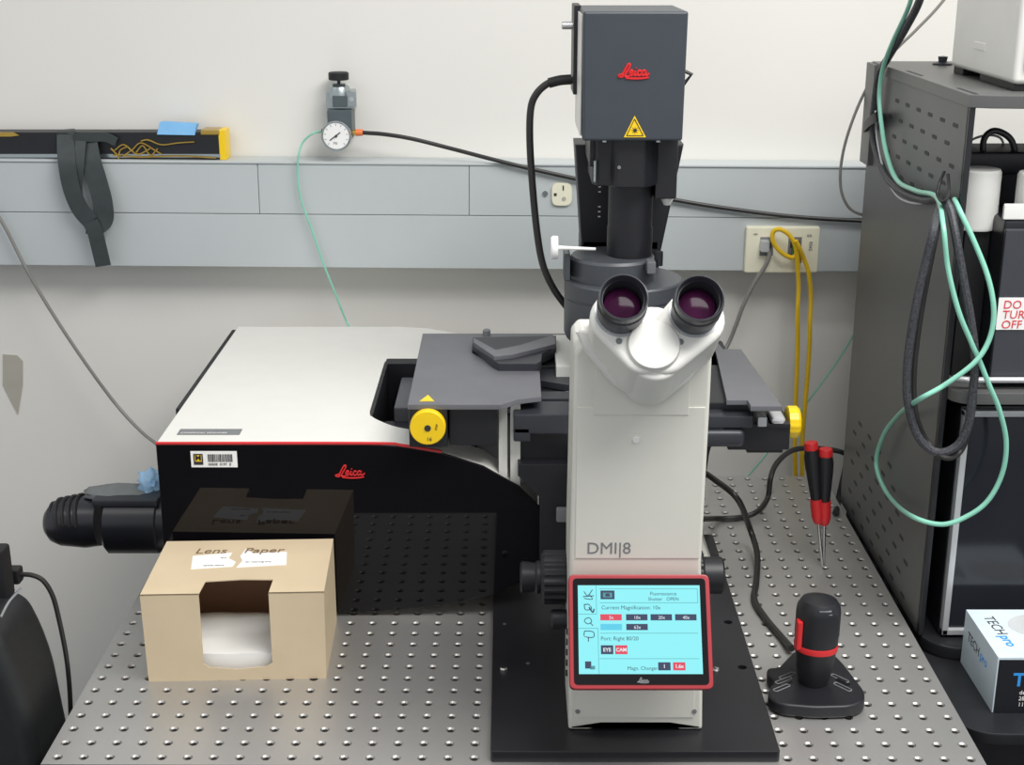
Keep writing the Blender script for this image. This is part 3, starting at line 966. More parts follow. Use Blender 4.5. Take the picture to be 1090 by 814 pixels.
fp = M().prism([(b_.x - hw, 0), (b_.x + hw, 0), (b_.x + hw + .0015, hh), (b_.x + u1, hh), (b_.x + u1, 0.020), (b_.x + u1 - 0.006, 0.0155), (b_.x, 0.0125), (b_.x + u0 + 0.006, 0.0155), (b_.x + u0, 0.020), (b_.x + u0, hh), (b_.x - hw - .0015, hh)], b_.y, b_.y + th, 'y')
fp.build('front_panel', m_card, bx)
tp = M().prism([(b_.x - hw - .0015, b_.y), (b_.x + u0, b_.y), (b_.x + u0 + 0.002, b_.y + 0.030), (b_.x + 0.005, b_.y + 0.034), (b_.x + u1 + 0.001, b_.y + 0.032), (b_.x + u1, b_.y), (b_.x + hw + .0015, b_.y), (b_.x + hw, b_.y + dp), (b_.x - hw, b_.y + dp)], hh - th, hh, 'z')
tp.build('top_panel', m_card, bx)
for sx in (-1, 1):
    M().hexa([(b_.x + sx * hw, b_.y + th, 0), (b_.x + sx * (hw - th), b_.y + th, 0), (b_.x + sx * (hw - th), b_.y + dp, 0), (b_.x + sx * hw, b_.y + dp, 0)],
             [(b_.x + sx * (hw + .0015), b_.y + th, hh - th), (b_.x + sx * (hw + .0015 - th), b_.y + th, hh - th), (b_.x + sx * (hw - th), b_.y + dp, hh - th), (b_.x + sx * hw, b_.y + dp, hh - th)]).build('side_panel', m_card, bx)
M().box(b_.x - hw, b_.x + hw, b_.y + dp - th, b_.y + dp, 0, hh - th).build('back_panel', m_cardin, bx)
M().box(b_.x - hw, b_.x + hw, b_.y + th, b_.y + dp - th, 0.0002, 0.0012).build('bottom_panel', m_cardin, bx)
# label in two torn pieces and handwriting
lz = hh + 0.0002


def tq(px, py):
    p = atz(px, py, hh)
    return (p.x, p.y)


lb = M().prism([tq(206, 605), tq(209, 591), tq(251, 588), tq(247, 594), tq(254, 598), tq(250, 603)], hh - 0.0001, hh + 0.0004, 'z').build('label', m_paper, bx)
M().prism([tq(254, 604), tq(261, 597), tq(259, 592), tq(266, 584), tq(273, 589), tq(309, 588), tq(307, 602)], hh - 0.0001, hh + 0.0004, 'z').build('label', m_paper, bx)
p = tq(210, 590)
m_pencil = mat('pencil_brown', (122, 100, 78), 0.8)
M().text('Lens', 0.019, T((p[0], p[1] + 0.004, hh + 0.0003)) @ FLAT, 0.0002, shear=0.15).build('handwriting', m_pencil, bx)
p = tq(258, 590)
M().text('Paper', 0.019, T((p[0] + 0.004, p[1] + 0.003, hh + 0.0005)) @ FLAT, 0.0002, shear=0.15).build('handwriting', m_pencil, bx)
for s_, px, py, sz in [('optical tissue', 219, 602, .0042), ('for cleaning only', 264, 599, .0042), ('lens', 238, 594, .004)]:
    p = tq(px, py)
    M().text(s_, sz, T((p[0], p[1], hh + 0.0005)) @ FLAT, 0.0002).build('label_print', m_ink, bx)
# tissues inside
ti = M()
b = bmesh.new()
bmesh.ops.create_grid(b, x_segments=24, y_segments=18, size=0.5)
for v in b.verts:
    yy = v.co.y * 0.112 + 0.066 + 0.002 * math.sin(60 * v.co.x * 0.16)
    zz = 0.026 + 0.0005 * math.sin(20 * v.co.x) + 0.011 / (1 + math.exp(-(yy - 0.068) * 400)) - 0.030 / (1 + math.exp(-(yy - 0.092) * 500))
    v.co = Vector((v.co.x * 0.160, v.co.y * 0.112, zz))
ext = bmesh.ops.extrude_face_region(b, geom=b.faces[:])
for v in [q for q in ext['geom'] if isinstance(q, bmesh.types.BMVert)]:
    v.co.z = 0.002
bmesh.ops.recalc_face_normals(b, faces=b.faces[:])
ti._merge(b, T((b_.x, b_.y + 0.066, 0)) @ Matrix.Rotation(BR_, 4, 'Z'))
tag(ti.build('tissue_stack', m_tissue, sharp=60), 'stack of white lens tissues showing through the cut-out of tan box', 'tissue')

# ------------------------------------------------------------------ joystick controller
jb = Vector((0.350, 0.135, 0))
js = thing('joystick', (jb.x, jb.y, 0), 'black stage joystick with a red ring on a wide base, right of microscope', 'joystick')
pts = [(817, 740), (818, 749), (832, 756), (868, 759), (905, 758), (920, 752), (920, 741), (897, 711), (884, 698), (846, 697), (828, 716), (816, 716), (816, 724), (825, 730)]
poly = [tuple(atz(px, py, 0.008).xy) for px, py in pts]
M().prism(rounded(poly, 0.008), 0.001, 0.015, 'z', 0.003, 3).build('base', m_black, js)
M().prism(rounded([(x_ * 0.9 + jb.x * 0.1, y_ * 0.9 + 0.1 * (jb.y)) for x_, y_ in poly], 0.008), 0.0, 0.002, 'z').build('rubber_feet', m_rubber, js)
hx = at(868, 715, jb.y - 0.02).x
hb0 = Vector((hx - 0.001, jb.y - 0.016, 0.013))
hax = Vector((0.02, 0.05, 1)).normalized()
hn = M().lathe([(0.0, 0), (0.0135, 0), (0.0155, 0.004), (0.019, 0.022), (0.0212, 0.040), (0.0, 0.040)], hb0, hax, 36).build('handle', m_black, js)
M().lathe([(0.0222, 0.0), (0.0226, 0.001), (0.0226, 0.0055), (0.0222, 0.0065)], hb0 + hax * 0.040, hax, 36).build('red_ring', m_red, js)
M().lathe([(0.0, 0), (0.0218, 0), (0.0226, 0.012), (0.0226, 0.035), (0.0216, 0.041), (0.018, 0.047), (0.011, 0.0495), (0.0, 0.050)], hb0 + hax * 0.0465, hax, 36).build('knob', m_black, js)
pr = hb0 + hax * 0.060 + Vector((-0.0205, -0.010, 0))
M().box(pr.x - 0.003, pr.x + 0.003, pr.y - 0.005, pr.y + 0.006, pr.z - 0.016, pr.z + 0.016, 0.002).build('side_switch', m_red, js)
p = hb0 + hax * 0.090 + Vector((0.002, -0.0195, 0))
M().box(p.x - 0.006, p.x + 0.006, p.y - 0.0015, p.y + 0.002, p.z - 0.0006, p.z + 0.0006).box(p.x - 0.005, p.x + 0.007, p.y - 0.0018, p.y + 0.002, p.z - 0.004, p.z - 0.003).build('knob_marking', m_grey, js)


def loop(px, py, ang, L, w_):
    c = atz(px, py, 0.015)
    pts = []
    for k in range(25):
        a = 2 * math.pi * k / 24
        x_, y_ = (L / 2 - w_ / 2) * (1 if math.cos(a) > 0 else -1) + w_ / 2 * math.cos(a), w_ / 2 * math.sin(a)
        pts.append((c.x + x_ * math.cos(ang) - y_ * math.sin(ang), c.y + x_ * math.sin(ang) + y_ * math.cos(ang), 0.0152))
    return pts


for px, py, an in [(834, 724, 35), (832, 732, 35), (838, 719, 35), (894, 722, -50), (897, 731, -50)]:
    M().tube(loop(px, py, R(an), 0.021, 0.005), 0.0006, seg=6, n=2).build('button_outline', m_grey, js)
for px, py, an in [(836, 727, 35), (897, 726, -50)]:
    c = atz(px, py, 0.015)
    M().box(-0.008, 0.008, -0.002, 0.002, 0, 0.001, 0.0005, mtx=T((c.x, c.y, 0.0148)) @ Matrix.Rotation(R(an), 4, 'Z')).build('push_button', m_gloss, js)

# ------------------------------------------------------------------ two screwdrivers standing in a table hole
def screwdriver(tip, top, label):
    tip, top = Vector(tip), Vector(top)
    d = top - tip
    L = d.length
    ax_ = d / L
    o = thing('screwdriver', tip, label, 'screwdriver', 'screwdrivers standing in the table')
    M().cyl(tip, tip + ax_ * L * 0.40, 0.0022, seg=12).build('shaft', m_steel2, o)
    M().lathe([(0.0, 0), (0.0045, 0), (0.0065, 0.004), (0.0078, 0.010), (0.0078, 0.032), (0.0, 0.032)], tip + ax_ * (L * 0.36), ax_, 20).build('ferrule', m_red, o)
    h0 = L * 0.36 + 0.030
    hl = L - 0.009 - h0
    M().lathe([(0.0, 0), (0.0065, 0), (0.0075, hl * .2), (0.0098, hl * .65), (0.0102, hl * .85), (0.0085, hl), (0.0, hl)], tip + ax_ * h0, ax_, 24, ribs=6, rib=-0.05).build('handle', m_black, o)
    M().lathe([(0.0, 0), (0.0085, 0), (0.0088, 0.002), (0.0085, 0.008), (0.0075, 0.0095), (0.0, 0.010)], tip + ax_ * (L - 0.010), ax_, 20).build('end_cap', m_red, o)
    return o


screwdriver((0.4298, 0.4265, -0.002), at(863, 470, 0.44), 'left and leaning one of the two red and black screwdrivers')
screwdriver((0.4317, 0.431, -0.002), at(879, 477, 0.435), 'right and upright one of the two red and black screwdrivers')

# ------------------------------------------------------------------ equipment rack on the right
PX = 0.503
RYF, RYB = 0.262, 0.655
rk = thing('equipment_rack', (0.75, 0.45, -0.9), 'tall dark grey equipment rack with slotted side panel beside the table', 'rack')
M().box(PX, PX + 0.004, RYF, RYB, -0.006, 0.592, 0.001).build('side_panel', m_cab, rk)
M().box(1.0, 1.004, RYF, RYB, -0.006, 0.592, 0.001).build('side_panel', m_cab, rk)
pe = M().box(PX, PX + 0.006, RYF - 0.004, RYF + 0.004, -0.006, 0.592, 0.001).build('front_edge', m_cabd, rk)
tpo = [(PX - 0.002, RYB), (PX - 0.002, RYF - 0.004), (PX + 0.018, RYF - 0.012), (PX + 0.06, RYF - 0.016), (0.98, RYF - 0.016), (1.006, RYF - 0.004), (1.006, RYB)]
M().prism(tpo, 0.586, 0.599, 'z', 0.001).build('top_shelf', m_cab, rk)
M().prism(rounded([(PX + 0.005, 0.62), (PX + 0.005, 0.238), (0.997, 0.238), (0.997, 0.62)], 0.03, 6), 0.277, 0.290, 'z', 0.001).build('middle_shelf', m_cab, rk)
M().prism(rounded([(0.5035, 0.62, .002), (0.5035, 0.228), (1.0, 0.228), (1.0, 0.62, .002)], 0.05, 8), -0.0218, -0.006, 'z', 0.003).build('base_shelf', m_cabd, rk)
M().prism(rounded([(0.4985, 0.62, .002), (0.4985, 0.078), (1.05, 0.078), (1.05, 0.62, .002)], 0.045, 8), -0.036, -0.022, 'z', 0.002).build('lower_deck', m_cabd, rk)
lcab = M().box(0.512, 1.03, 0.10, 0.60, -0.86, -0.036, 0.004)
lcab.build('lower_cabinet', m_cabd, rk)
M().box(0.53, 1.01, 0.13, 0.58, -0.9, -0.86, 0.002).build('plinth', m_rubber, rk)
slots, lslots = M(), M()
for r_ in range(5):
    for c_ in range(6):
        y_ = 0.30 + 0.046 * c_ + (0.023 if r_ % 2 else 0)
        z_ = 0.563 - 0.0212 * r_
        if y_ < 0.60:
            slots.prism(rounded([(y_ - 0.0085, z_ - 0.0022), (y_ + 0.0085, z_ - 0.0022), (y_ + 0.0085, z_ + 0.0022), (y_ - 0.0085, z_ + 0.0022)], 0.0022, 3), PX - 0.0003, PX + 0.001, 'x')
for r_ in range(8):
    for c_ in range(6):
        y_ = 0.33 + 0.05 * c_ + (0.025 if r_ % 2 else 0)
        z_ = 0.135 - 0.021 * r_
        if y_ < 0.64 and y_ > 0.36 - 0.02 * r_ + 0.05:
            lslots.prism(rounded([(y_ - 0.0085, z_ - 0.0022), (y_ + 0.0085, z_ - 0.0022), (y_ + 0.0085, z_ + 0.0022), (y_ - 0.0085, z_ + 0.0022)], 0.0022, 3), PX - 0.0003, PX + 0.001, 'x')
slots.build('vent_slots', m_ink, rk)
lslots.build('lower_vent_slots', m_ink, rk)
tsl = M()
for px, py in ((959, 78), (1007, 97)):
    p = atz(px, py, 0.599)
    tsl.box(PX + 0.004, PX + 0.008, p.y - 0.03, p.y + 0.03, 0.5988, 0.5994)
tsl.build('top_slots', m_ink, rk)
M().box(PX - 0.006, PX + 0.002, RYB - 0.03, RYB + 0.012, 0.47, 0.597, 0.001).build('rear_bracket', m_cab, rk)
# rear post in front of which the cables hang
M().box(PX + 0.004, PX + 0.012, RYB - 0.02, RYB, -0.006, 0.586).build('rear_post', m_cabd, rk)

# white instrument on top of the rack
wi = thing('white_instrument', (0.70, 0.42, 0.599), 'pale grey instrument box standing on black feet on the rack top', 'instrument')
M().box(0.553, 0.88, 0.285, 0.50, 0.606, 0.80, 0.006, 3).build('housing', m_white, wi)
M().box(0.562, 0.87, 0.279, 0.287, 0.622, 0.79, 0.003).build('front_panel', m_grey, wi)
M().box(0.556, 0.875, 0.290, 0.40, 0.599, 0.607, 0.001).build('foot', m_rubber, wi)
M().box(0.556, 0.60, 0.46, 0.495, 0.599, 0.607, 0.001).build('foot', m_rubber, wi)
p = at(1030, 66, 0.40)
M().box(0.5522, 0.5535, 0.38, 0.42, 0.632, 0.640, 0.0005).build('badge', m_white, wi)
p = atz(1003, 69, 0.599)
tag(M().lathe([(0.012, 0), (0.012, 0.002), (0.005, 0.004), (0.006, 0.010), (0, 0.011)], (p.x, p.y, 0.599), seg=16).build('thumb_nut', m_stage2), 'small dark thumb nut on the rack top behind the pale instrument', 'nut')

# black instrument on the middle shelf with sign and foam pieces
di = thing('black_instrument', (0.75, 0.42, 0.290), 'black instrument on the rack middle shelf carrying a handwritten sign', 'instrument')
M().box(0.524, 0.552, 0.30, 0.58, 0.290, 0.452, 0.002).build('recessed_side', m_rubber, di)
M().box(0.552, 0.98, 0.262, 0.58, 0.290, 0.470, 0.004).build('housing', m_dev, di)
M().box(0.552, 0.98, 0.2565, 0.2635, 0.296, 0.462, 0.002).build('front_plate', mat('graphite_panel', (58, 60, 66), 0.4), di)
M().tube([(0.512, 0.255, 0.302), (0.53, 0.252, 0.3005), (0.57, 0.2515, 0.3005), (0.97, 0.2515, 0.3005)], 0.0032, seg=10).build('front_bar', m_trim, di)
s0, s1 = at(1060, 351, 0.255), at(1130, 317, 0.255)
sgn = thing('paper_sign', (s0.x + 0.03, 0.256, s0.z), 'white paper sign with red handwritten capitals stuck on black instrument', 'sign')
M().box(s0.x, s1.x, 0.2555, 0.2563, s0.z, s1.z).build('sheet', m_paper, sgn)
sw = M()
hz = (s1.z - s0.z)
for i, t_ in enumerate(("DO NOT", "TURN", "OFF ME")):
    sw.text(t_, 0.0125, T((s0.x + 0.005, 0.2552, s1.z - 0.0115 - i * hz * 0.31)), 0.0003, shear=0.05)
sw.build('handwriting', m_redink, sgn)

# foam blocks and cable bundle on top
fz = 0.4705
fo = [(1028, 1064, 185, 222), (1082, 1122, 185, 225)]
for i, (pa_, pb_, ya_, yb_) in enumerate(fo):
    f0, f1 = at(pa_, yb_ + 18, 0.28), at(pb_, ya_, 0.28)
    z0_ = 0.452 if i == 0 else fz
    mfo = M().lathe([(0.0, 0), (0.0215, 0), (0.0225, 0.003), (0.0225, f1.z - z0_ - 0.003), (0.021, f1.z - z0_), (0.0, f1.z - z0_)], ((f0.x + f1.x) / 2 + 0.006, 0.315 if i == 0 else 0.29, z0_ if i == 0 else fz), (0, 0, 1), 32)
    tag(mfo.build('foam_block', m_foam), ['white round foam block at the left edge of black instrument top', 'white round foam block further right on the black instrument top'][i], 'foam', 'foam blocks on the black instrument')
fs0, fs1 = at(1066, 243, 0.266), at(1110, 217, 0.266)
tag(M().box(fs0.x, fs1.x, 0.264, 0.269, 0.4705, fs1.z, 0.0015).build('foam_strip', m_foam), 'low white foam strip along the front of the black instrument top', 'foam')
f0, f1 = at(1022, 186, 0.33), at(1100, 163, 0.33)
cb = thing('connector_block', (f0.x + 0.05, 0.36, 0.47), 'black connector block with a bent hose above the white foam', 'connector')
M().box(f0.x, f0.x + 0.12, 0.345, 0.40, 0.470, 0.52, 0.004).box(f0.x - 0.002, f0.x + 0.12, 0.335, 0.41, f0.z - 0.001, f1.z, 0.005).build('block', m_black, cb)
hp = [(1047, 172), (1047, 150), (1055, 140), (1066, 141), (1077, 150), (1082, 170)]
M().tube([at(px, py, 0.35) for px, py in hp], 0.0035, seg=10).build('hose', m_cord, cb)
hp = [(1026, 168), (1032, 151), (1050, 144), (1066, 148), (1070, 168)]
M().tube([at(px, py, 0.40) for px, py in hp], 0.0014, seg=8).build('wire', m_trim, cb)

# framed black instrument below
dn = thing('framed_instrument', (0.75, 0.43, -0.006), 'black instrument with silver front frame on the rack base shelf', 'instrument')
M().box(0.526, 0.98, 0.262, 0.60, -0.006, 0.268, 0.003).build('housing', m_dev, dn)
M().box(0.535, 0.975, 0.2575, 0.263, 0.004, 0.258, 0.001).build('glass_front', mat('smoked_glass', (34, 36, 42), 0.12), dn)
fm = M()
fm.box(0.5275, 0.5345, 0.252, 0.263, -0.0025, 0.2645, 0.001)
fm.box(0.5275, 0.98, 0.252, 0.263, 0.2585, 0.2655, 0.001)
fm.box(0.5275, 0.98, 0.252, 0.263, -0.0025, 0.0045, 0.001)
fm.build('front_frame', m_trim, dn)

# wipes box on the lower deck
WX, WYF, WZ = 0.5425, 0.119, -0.022
WW, WD, hW = 0.112, 0.1075, 0.065
wb = thing('wipes_box', (WX + WW / 2, WYF + WD / 2, WZ), 'blue and white wipes box with black front on the lower rack deck', 'box')
M().box(WX, WX + WW, WYF, WYF + WD, WZ, WZ + hW, 0.0008).build('carton', mat('printed_pale_blue', (208, 222, 230), 0.35), wb)
M().box(WX + 0.0015, WX + WW, WYF - 0.0005, WYF + 0.0005, WZ + 0.0005, WZ + hW - 0.003).build('black_front', m_dev, wb)
ov = [(WX + 0.070 + 0.036 * math.cos(a), WYF + 0.068 + 0.027 * math.sin(a)) for a in [k * math.pi / 16 for k in range(32)]]
M().prism(ov, WZ + hW - 0.0002, WZ + hW + 0.0004, 'z').build('opening_flap', mat('pale_grey_card', (190, 194, 196), 0.6), wb)
tm_ = T((WX + 0.013, WYF + 0.090, WZ + hW + 0.0002)) @ Matrix.Rotation(R(-86), 4, 'Z') @ FLAT
M().text('TECH', 0.0165, tm_, 0.0002).build('top_lettering', m_ink, wb)
M().text('pro', 0.0165, tm_ @ T((0.044, 0, 0)), 0.0002, bold=0.0003).build('top_lettering', m_bluei, wb)
tl_ = T((WX - 0.0002, WYF + 0.092, WZ + 0.036)) @ Matrix.Rotation(R(-90), 4, 'Z')
M().text('TECH', 0.0155, tl_, 0.0002).build('side_lettering', m_ink, wb)
M().text('pro', 0.0155, tl_ @ T((0.042, 0, 0)), 0.0002).build('side_lettering', m_bluei, wb)
M().text('TECHpro', 0.021, T((WX + 0.018, WYF - 0.0006, WZ + 0.032)), 0.0002, bold=0.0005).build('front_lettering', m_bluei, wb)
for i, t_ in enumerate(('delicate task wipes', '280 wipes', '11 x 21 cm')):
    M().text(t_, 0.0065, T((WX + 0.026, WYF - 0.0006, WZ + 0.022 - 0.007 * i)), 0.0002).build('small_print', m_paper, wb)

# ------------------------------------------------------------------ things on and by the wall
# regulator with gauge
RG = 0.845
rg = thing('air_regulator', (at(360, 150, RG).x, WALL_Y, at(360, 160, RG).z), 'pressure regulator with black knob and round white gauge on the wall', 'regulator')
gc = at(358, 144.5, RG - 0.02)
bxr = at(360, 100, RG)
M().lathe([(0.0, 0), (0.0135, 0), (0.0145, 0.001), (0.0145, 0.0095), (0.013, 0.011), (0, 0.0115)], (bxr.x, RG + 0.012, at(360, 85, RG + .012).z), seg=28).build('knob', m_rubber, rg)
M().cyl((bxr.x, RG + 0.012, at(360, 100, RG).z), (bxr.x, RG + 0.012, at(360, 84, RG).z), 0.0024, seg=12).build('stem', m_stage2, rg)
M().lathe([(0.018, 0), (0.018, 0.006), (0.0145, 0.016), (0.009, 0.020), (0, 0.020)], (bxr.x, RG + 0.012, at(360, 104, RG + .012).z), seg=28).build('bonnet', m_chrome, rg)
z1_, z0_ = at(360, 97, RG).z, at(360, 117, RG).z
M().box(bxr.x - 0.018, bxr.x + 0.022, RG + 0.002, WALL_Y, z0_, z1_, 0.002).build('bracket', m_chrome, rg)
p0, p1 = at(372, 113, RG), at(379, 97, RG)
mt_ = M().box(p0.x - 0.004, p1.x, RG - 0.004, RG + 0.004, p0.z, p1.z, 0.001)
mt_.build('mounting_ear', m_chrome, rg)
M().cyl((p0.x + 0.004, RG - 0.004, (p0.z + p1.z) / 2), (p0.x + 0.004, RG - 0.006, (p0.z + p1.z) / 2), 0.0035, seg=14).build('ear_screw', m_steel2, rg)
p0, p1 = at(354, 114, RG - .008), at(369, 102, RG - .008)
M().box(p0.x, p1.x, RG - 0.008, RG + 0.004, p0.z, p1.z, 0.001).build('dark_plate', m_slate, rg)
p0, p1 = at(349, 148, RG - .008), at(374, 117, RG - .008)
M().box(p0.x, p1.x, RG - 0.008, WALL_Y, p0.z, p1.z, 0.002).build('valve_body', m_slate, rg)
gg = M().lathe([(0.0, 0), (0.0200, 0.0), (0.0212, 0.003), (0.0212, 0.014), (0.0198, 0.0155), (0.0186, 0.0135), (0.0, 0.0135)], (gc.x, RG - 0.008, gc.z), (0, -1, 0), 40).build('gauge', m_chrome, rg)
M().cyl((gc.x, RG - 0.0215, gc.z), (gc.x, RG - 0.0222, gc.z), 0.0184, seg=36).build('dial', m_paper, gg)
nd = M().cyl((gc.x - 0.009, RG - 0.0226, gc.z - 0.006), (gc.x + 0.006, RG - 0.0226, gc.z + 0.005), 0.0008, seg=8)
nd.cyl((gc.x, RG - 0.0222, gc.z), (gc.x, RG - 0.0238, gc.z), 0.0018, seg=12)
nd.build('needle', m_ink, gg)
tk = M()
for k in range(11):
    a = R(225 - 27 * k)
    tk.cyl((gc.x + 0.0145 * math.cos(a), RG - 0.0223, gc.z + 0.0145 * math.sin(a)), (gc.x + 0.0172 * math.cos(a), RG - 0.0223, gc.z + 0.0172 * math.sin(a)), 0.00035, seg=5)
tk.text('PSI', 0.005, T((gc.x - 0.0045, RG - 0.0223, gc.z - 0.012)), 0.0002)
tk.build('dial_markings', m_ink, gg)
fl = at(343, 140, RG)
M().cyl((gc.x - 0.016, RG, fl.z), (fl.x - 0.001, RG, fl.z), 0.004, seg=14).build('left_fitting', m_stage2, rg)
fr_ = at(384, 141, RG)
M().cyl((gc.x + 0.016, RG, fr_.z), (fr_.x - 0.002, RG, fr_.z), 0.0038, seg=14).build('right_fitting', m_brass, rg)
M().cyl((fr_.x - 0.007, RG, fr_.z), (fr_.x + 0.003, RG, fr_.z), 0.0052, 0.0045, seg=14).build('orange_collar', m_orange, rg)


def cable(name, pts, r, m_, label, cat='cable', group=None, n=10, **k):
    return tag(M().tube(pts, r, seg=10, n=n, **k).build(name, m_), label, cat, group)


P = lambda Y, *pp: [at(px, py, Y) for px, py in pp]
cable('air_tube', [at(343, 140, RG)] + P(0.832, (333, 142), (322, 152)) + P(0.823, (317.5, 168),  (317, 190), (321, 215), (332, 245), (344, 280), (356, 310), (368, 340)) + [at(374, 352, 0.815), at(380, 372, 0.81)], 0.0016, m_teal, 'thin teal air tube hanging from the regulator down behind scan head', 'tube')
cable('air_hose', [at(384, 141, RG)] + P(0.838, (410, 143), (440, 148), (480, 158)) + P(0.826, (530, 171), (580, 183), (640, 196), (720, 213), (790, 224), (850, 231), (917, 235), (960, 236)), 0.0030, m_cord, 'black air hose running from the regulator to the right along raceway', 'hose')
cable('lamp_cord', [Vector((lx0 - 0.004, 0.46, at(609, 85, 0.46).z))] + P(0.46, (596, 86), (583, 89), (571, 100), (565, 116), (564, 150), (567, 200), (572, 250), (578, 282), (588, 305), (602, 325)) + [at(612, 335, 0.47), at(622, 345, 0.49)], 0.0042, m_cord, 'thick black power cord looping from the lamp housing down behind microscope', 'cord')
pg = at(597, 86, 0.46)
tag(M().tube(P(0.4601, (608, 84.5), (596, 85.5), (584, 88.5)), 0.0058, seg=12).build('cord_plug', m_rubber), 'black ribbed plug of the cord on the lamp housing side', 'plug')

# small round receptacle
ro = thing('power_receptacle', (at(597, 207, RAIL_Y).x, RAIL_Y, at(597, 219, RAIL_Y).z), 'small rounded ivory power receptacle set in the grey raceway', 'receptacle')
c = at(598, 206.5, RAIL_Y)
M().prism(rounded([(c.x - 0.0145, c.z - 0.0165), (c.x + 0.0145, c.z - 0.0165), (c.x + 0.0145, c.z + 0.0165), (c.x - 0.0145, c.z + 0.0165)], 0.010, 5), RAIL_Y - 0.004, RAIL_Y + 0.004, 'y', 0.001).build('face', m_ivory, ro)
M().box(c.x + 0.001, c.x + 0.0028, RAIL_Y - 0.0046, RAIL_Y - 0.0035, c.z + 0.006, c.z + 0.013).box(c.x - 0.0115, c.x - 0.0075, RAIL_Y - 0.0046, RAIL_Y - 0.0035, c.z - 0.002, c.z + 0.002).build('slot', m_ink, ro)
M().cyl((c.x + 0.003, RAIL_Y - 0.0035, c.z - 0.006), (c.x + 0.003, RAIL_Y - 0.0047, c.z - 0.006), 0.003, seg=14).build('ground_hole', m_beige, ro)

# data outlet plate
o0, o1 = at(791, 289, RAIL_Y), at(872, 240, RAIL_Y)
op = thing('data_outlet', ((o0.x + o1.x) / 2, RAIL_Y, o0.z), 'wide ivory data outlet plate with network jacks on the raceway', 'outlet')
M().box(o0.x, o1.x, RAIL_Y - 0.010, RAIL_Y + 0.002, o0.z, o1.z, 0.003).build('plate', m_ivory, op)
ff = RAIL_Y - 0.0105
for px in (816, 846):
    j = at(px, 263, ff)
    M().box(j.x - 0.010, j.x + 0.010, ff, ff + 0.002, j.z - 0.013, j.z + 0.015, 0.001).build('jack', m_grey, op)
    M().box(j.x - 0.007, j.x + 0.007, ff - 0.0008, ff + 0.001, j.z - 0.001, j.z + 0.009).build('jack_opening', m_ink, op)
t_ = M()
p = at(859, 252, ff)
t_.text('6A', 0.006, T((p.x, ff, p.z)), 0.0003)
p = at(863, 257, ff)
t_.text('0342', 0.007, T((p.x - 0.002, ff, p.z)) @ Matrix.Rotation(R(90), 4, 'Y'), 0.0003)
p = at(802, 250, ff)
t_.text('ABC', 0.0035, T((p.x, ff, p.z)), 0.0003)
t_.build('plate_lettering', m_grey, op)

YC = RAIL_Y - 0.016
pl_ = at(814, 260, YC)
ec = thing('network_cable', pl_, 'grey network cable plugged into the outlet, hanging behind the stage', 'cable')
M().box(pl_.x - 0.006, pl_.x + 0.006, YC - 0.008, YC + 0.012, pl_.z - 0.010, pl_.z + 0.006, 0.001).build('plug', m_trim, ec)
M().tube([pl_ + Vector((0.002, -0.004, -0.004))] + P(YC - 0.006, (819, 272), (814, 284), (803, 301), (792, 323), (783, 347), (776, 364)) + [at(765, 385, 0.80), at(755, 410, 0.80)], 0.0031, seg=10).build('cord', m_greyc, ec)
p2 = at(848, 268, YC)
yc = thing('patch_cable', p2, 'yellow network cable with a small loop at the outlet, left strand', 'cable')
M().box(p2.x - 0.006, p2.x + 0.003, YC - 0.004, YC + 0.008, p2.z - 0.004, p2.z + 0.008, 0.001).build('plug', mat('green_plug', (70, 130, 50), 0.5), yc)
M().tube([at(848, 262, YC - 0.004), at(848, 270, YC - 0.01), at(842, 274, YC - 0.012), at(831, 268, YC - 0.014), at(823, 257, YC - 0.014), at(823, 247, YC - 0.014), at(830, 244, YC - 0.016), at(840, 250, YC - 0.018), at(847, 263, YC - 0.018), at(849, 284, YC - 0.012), at(850, 306, YC - 0.01)] + P(0.80, (849, 332), (849, 370), (847, 430), (846, 470), (847, 510), (850, 560)), 0.0033, seg=10).build('cord', m_yellowc, yc)
p3 = at(846, 274, YC)
yc = thing('patch_cable', p3, 'yellow network cable hanging straight from the outlet, right strand', 'cable')
M().box(p3.x + 0.002, p3.x + 0.010, YC - 0.002, YC + 0.008, p3.z - 0.008, p3.z + 0.006, 0.001).build('plug', m_brass, yc)
M().tube([at(847, 256, YC - 0.022), at(851, 264, YC - 0.020), at(856, 276, YC - 0.012), at(861, 292, YC - 0.010), at(863, 316, YC - 0.008)] + P(0.798, (862, 345), (861, 380), (857, 430), (854, 470), (854, 510), (854, 560)), 0.0033, seg=10).build('cord', m_yellowc, yc)
cable('signal_tube', P(0.80, (915, 345), (893, 382), (858, 430), (825, 472), (796, 507), (775, 530)), 0.0014, m_teal, 'very thin teal tube crossing behind the yellow cables to the table', 'tube')

# bar lying on the raceway with strap, tape and wires
BY = 0.857
br = thing('black_bar', (at(120, 150, BY).x, BY, 0.4445), 'long black bar with yellow ends lying on top of the raceway', 'bar')
bz0 = 0.4445
b0_, b1_ = at(-150, 150, BY), at(236, 150, BY)
M().box(b0_.x, b1_.x, BY - 0.016, BY + 0.016, bz0, bz0 + 0.040, 0.0015).build('body', m_black, br)
M().box(b0_.x, b1_.x, BY - 0.0168, BY - 0.0155, bz0 + 0.004, bz0 + 0.009).build('lower_trim', m_chrome, br)
e1 = at(244, 150, BY)
M().box(b1_.x - 0.001, e1.x - 0.002, BY - 0.0165, BY + 0.0165, bz0 + 0.0005, bz0 + 0.043, 0.001).build('end_cap', m_yellow, br)
M().box(b1_.x - 0.026, b1_.x + 0.001, BY - 0.017, BY + 0.017, bz0 + 0.036, bz0 + 0.043, 0.001).build('end_plate', m_brass, br)
y0_ = at(5, 150, BY)
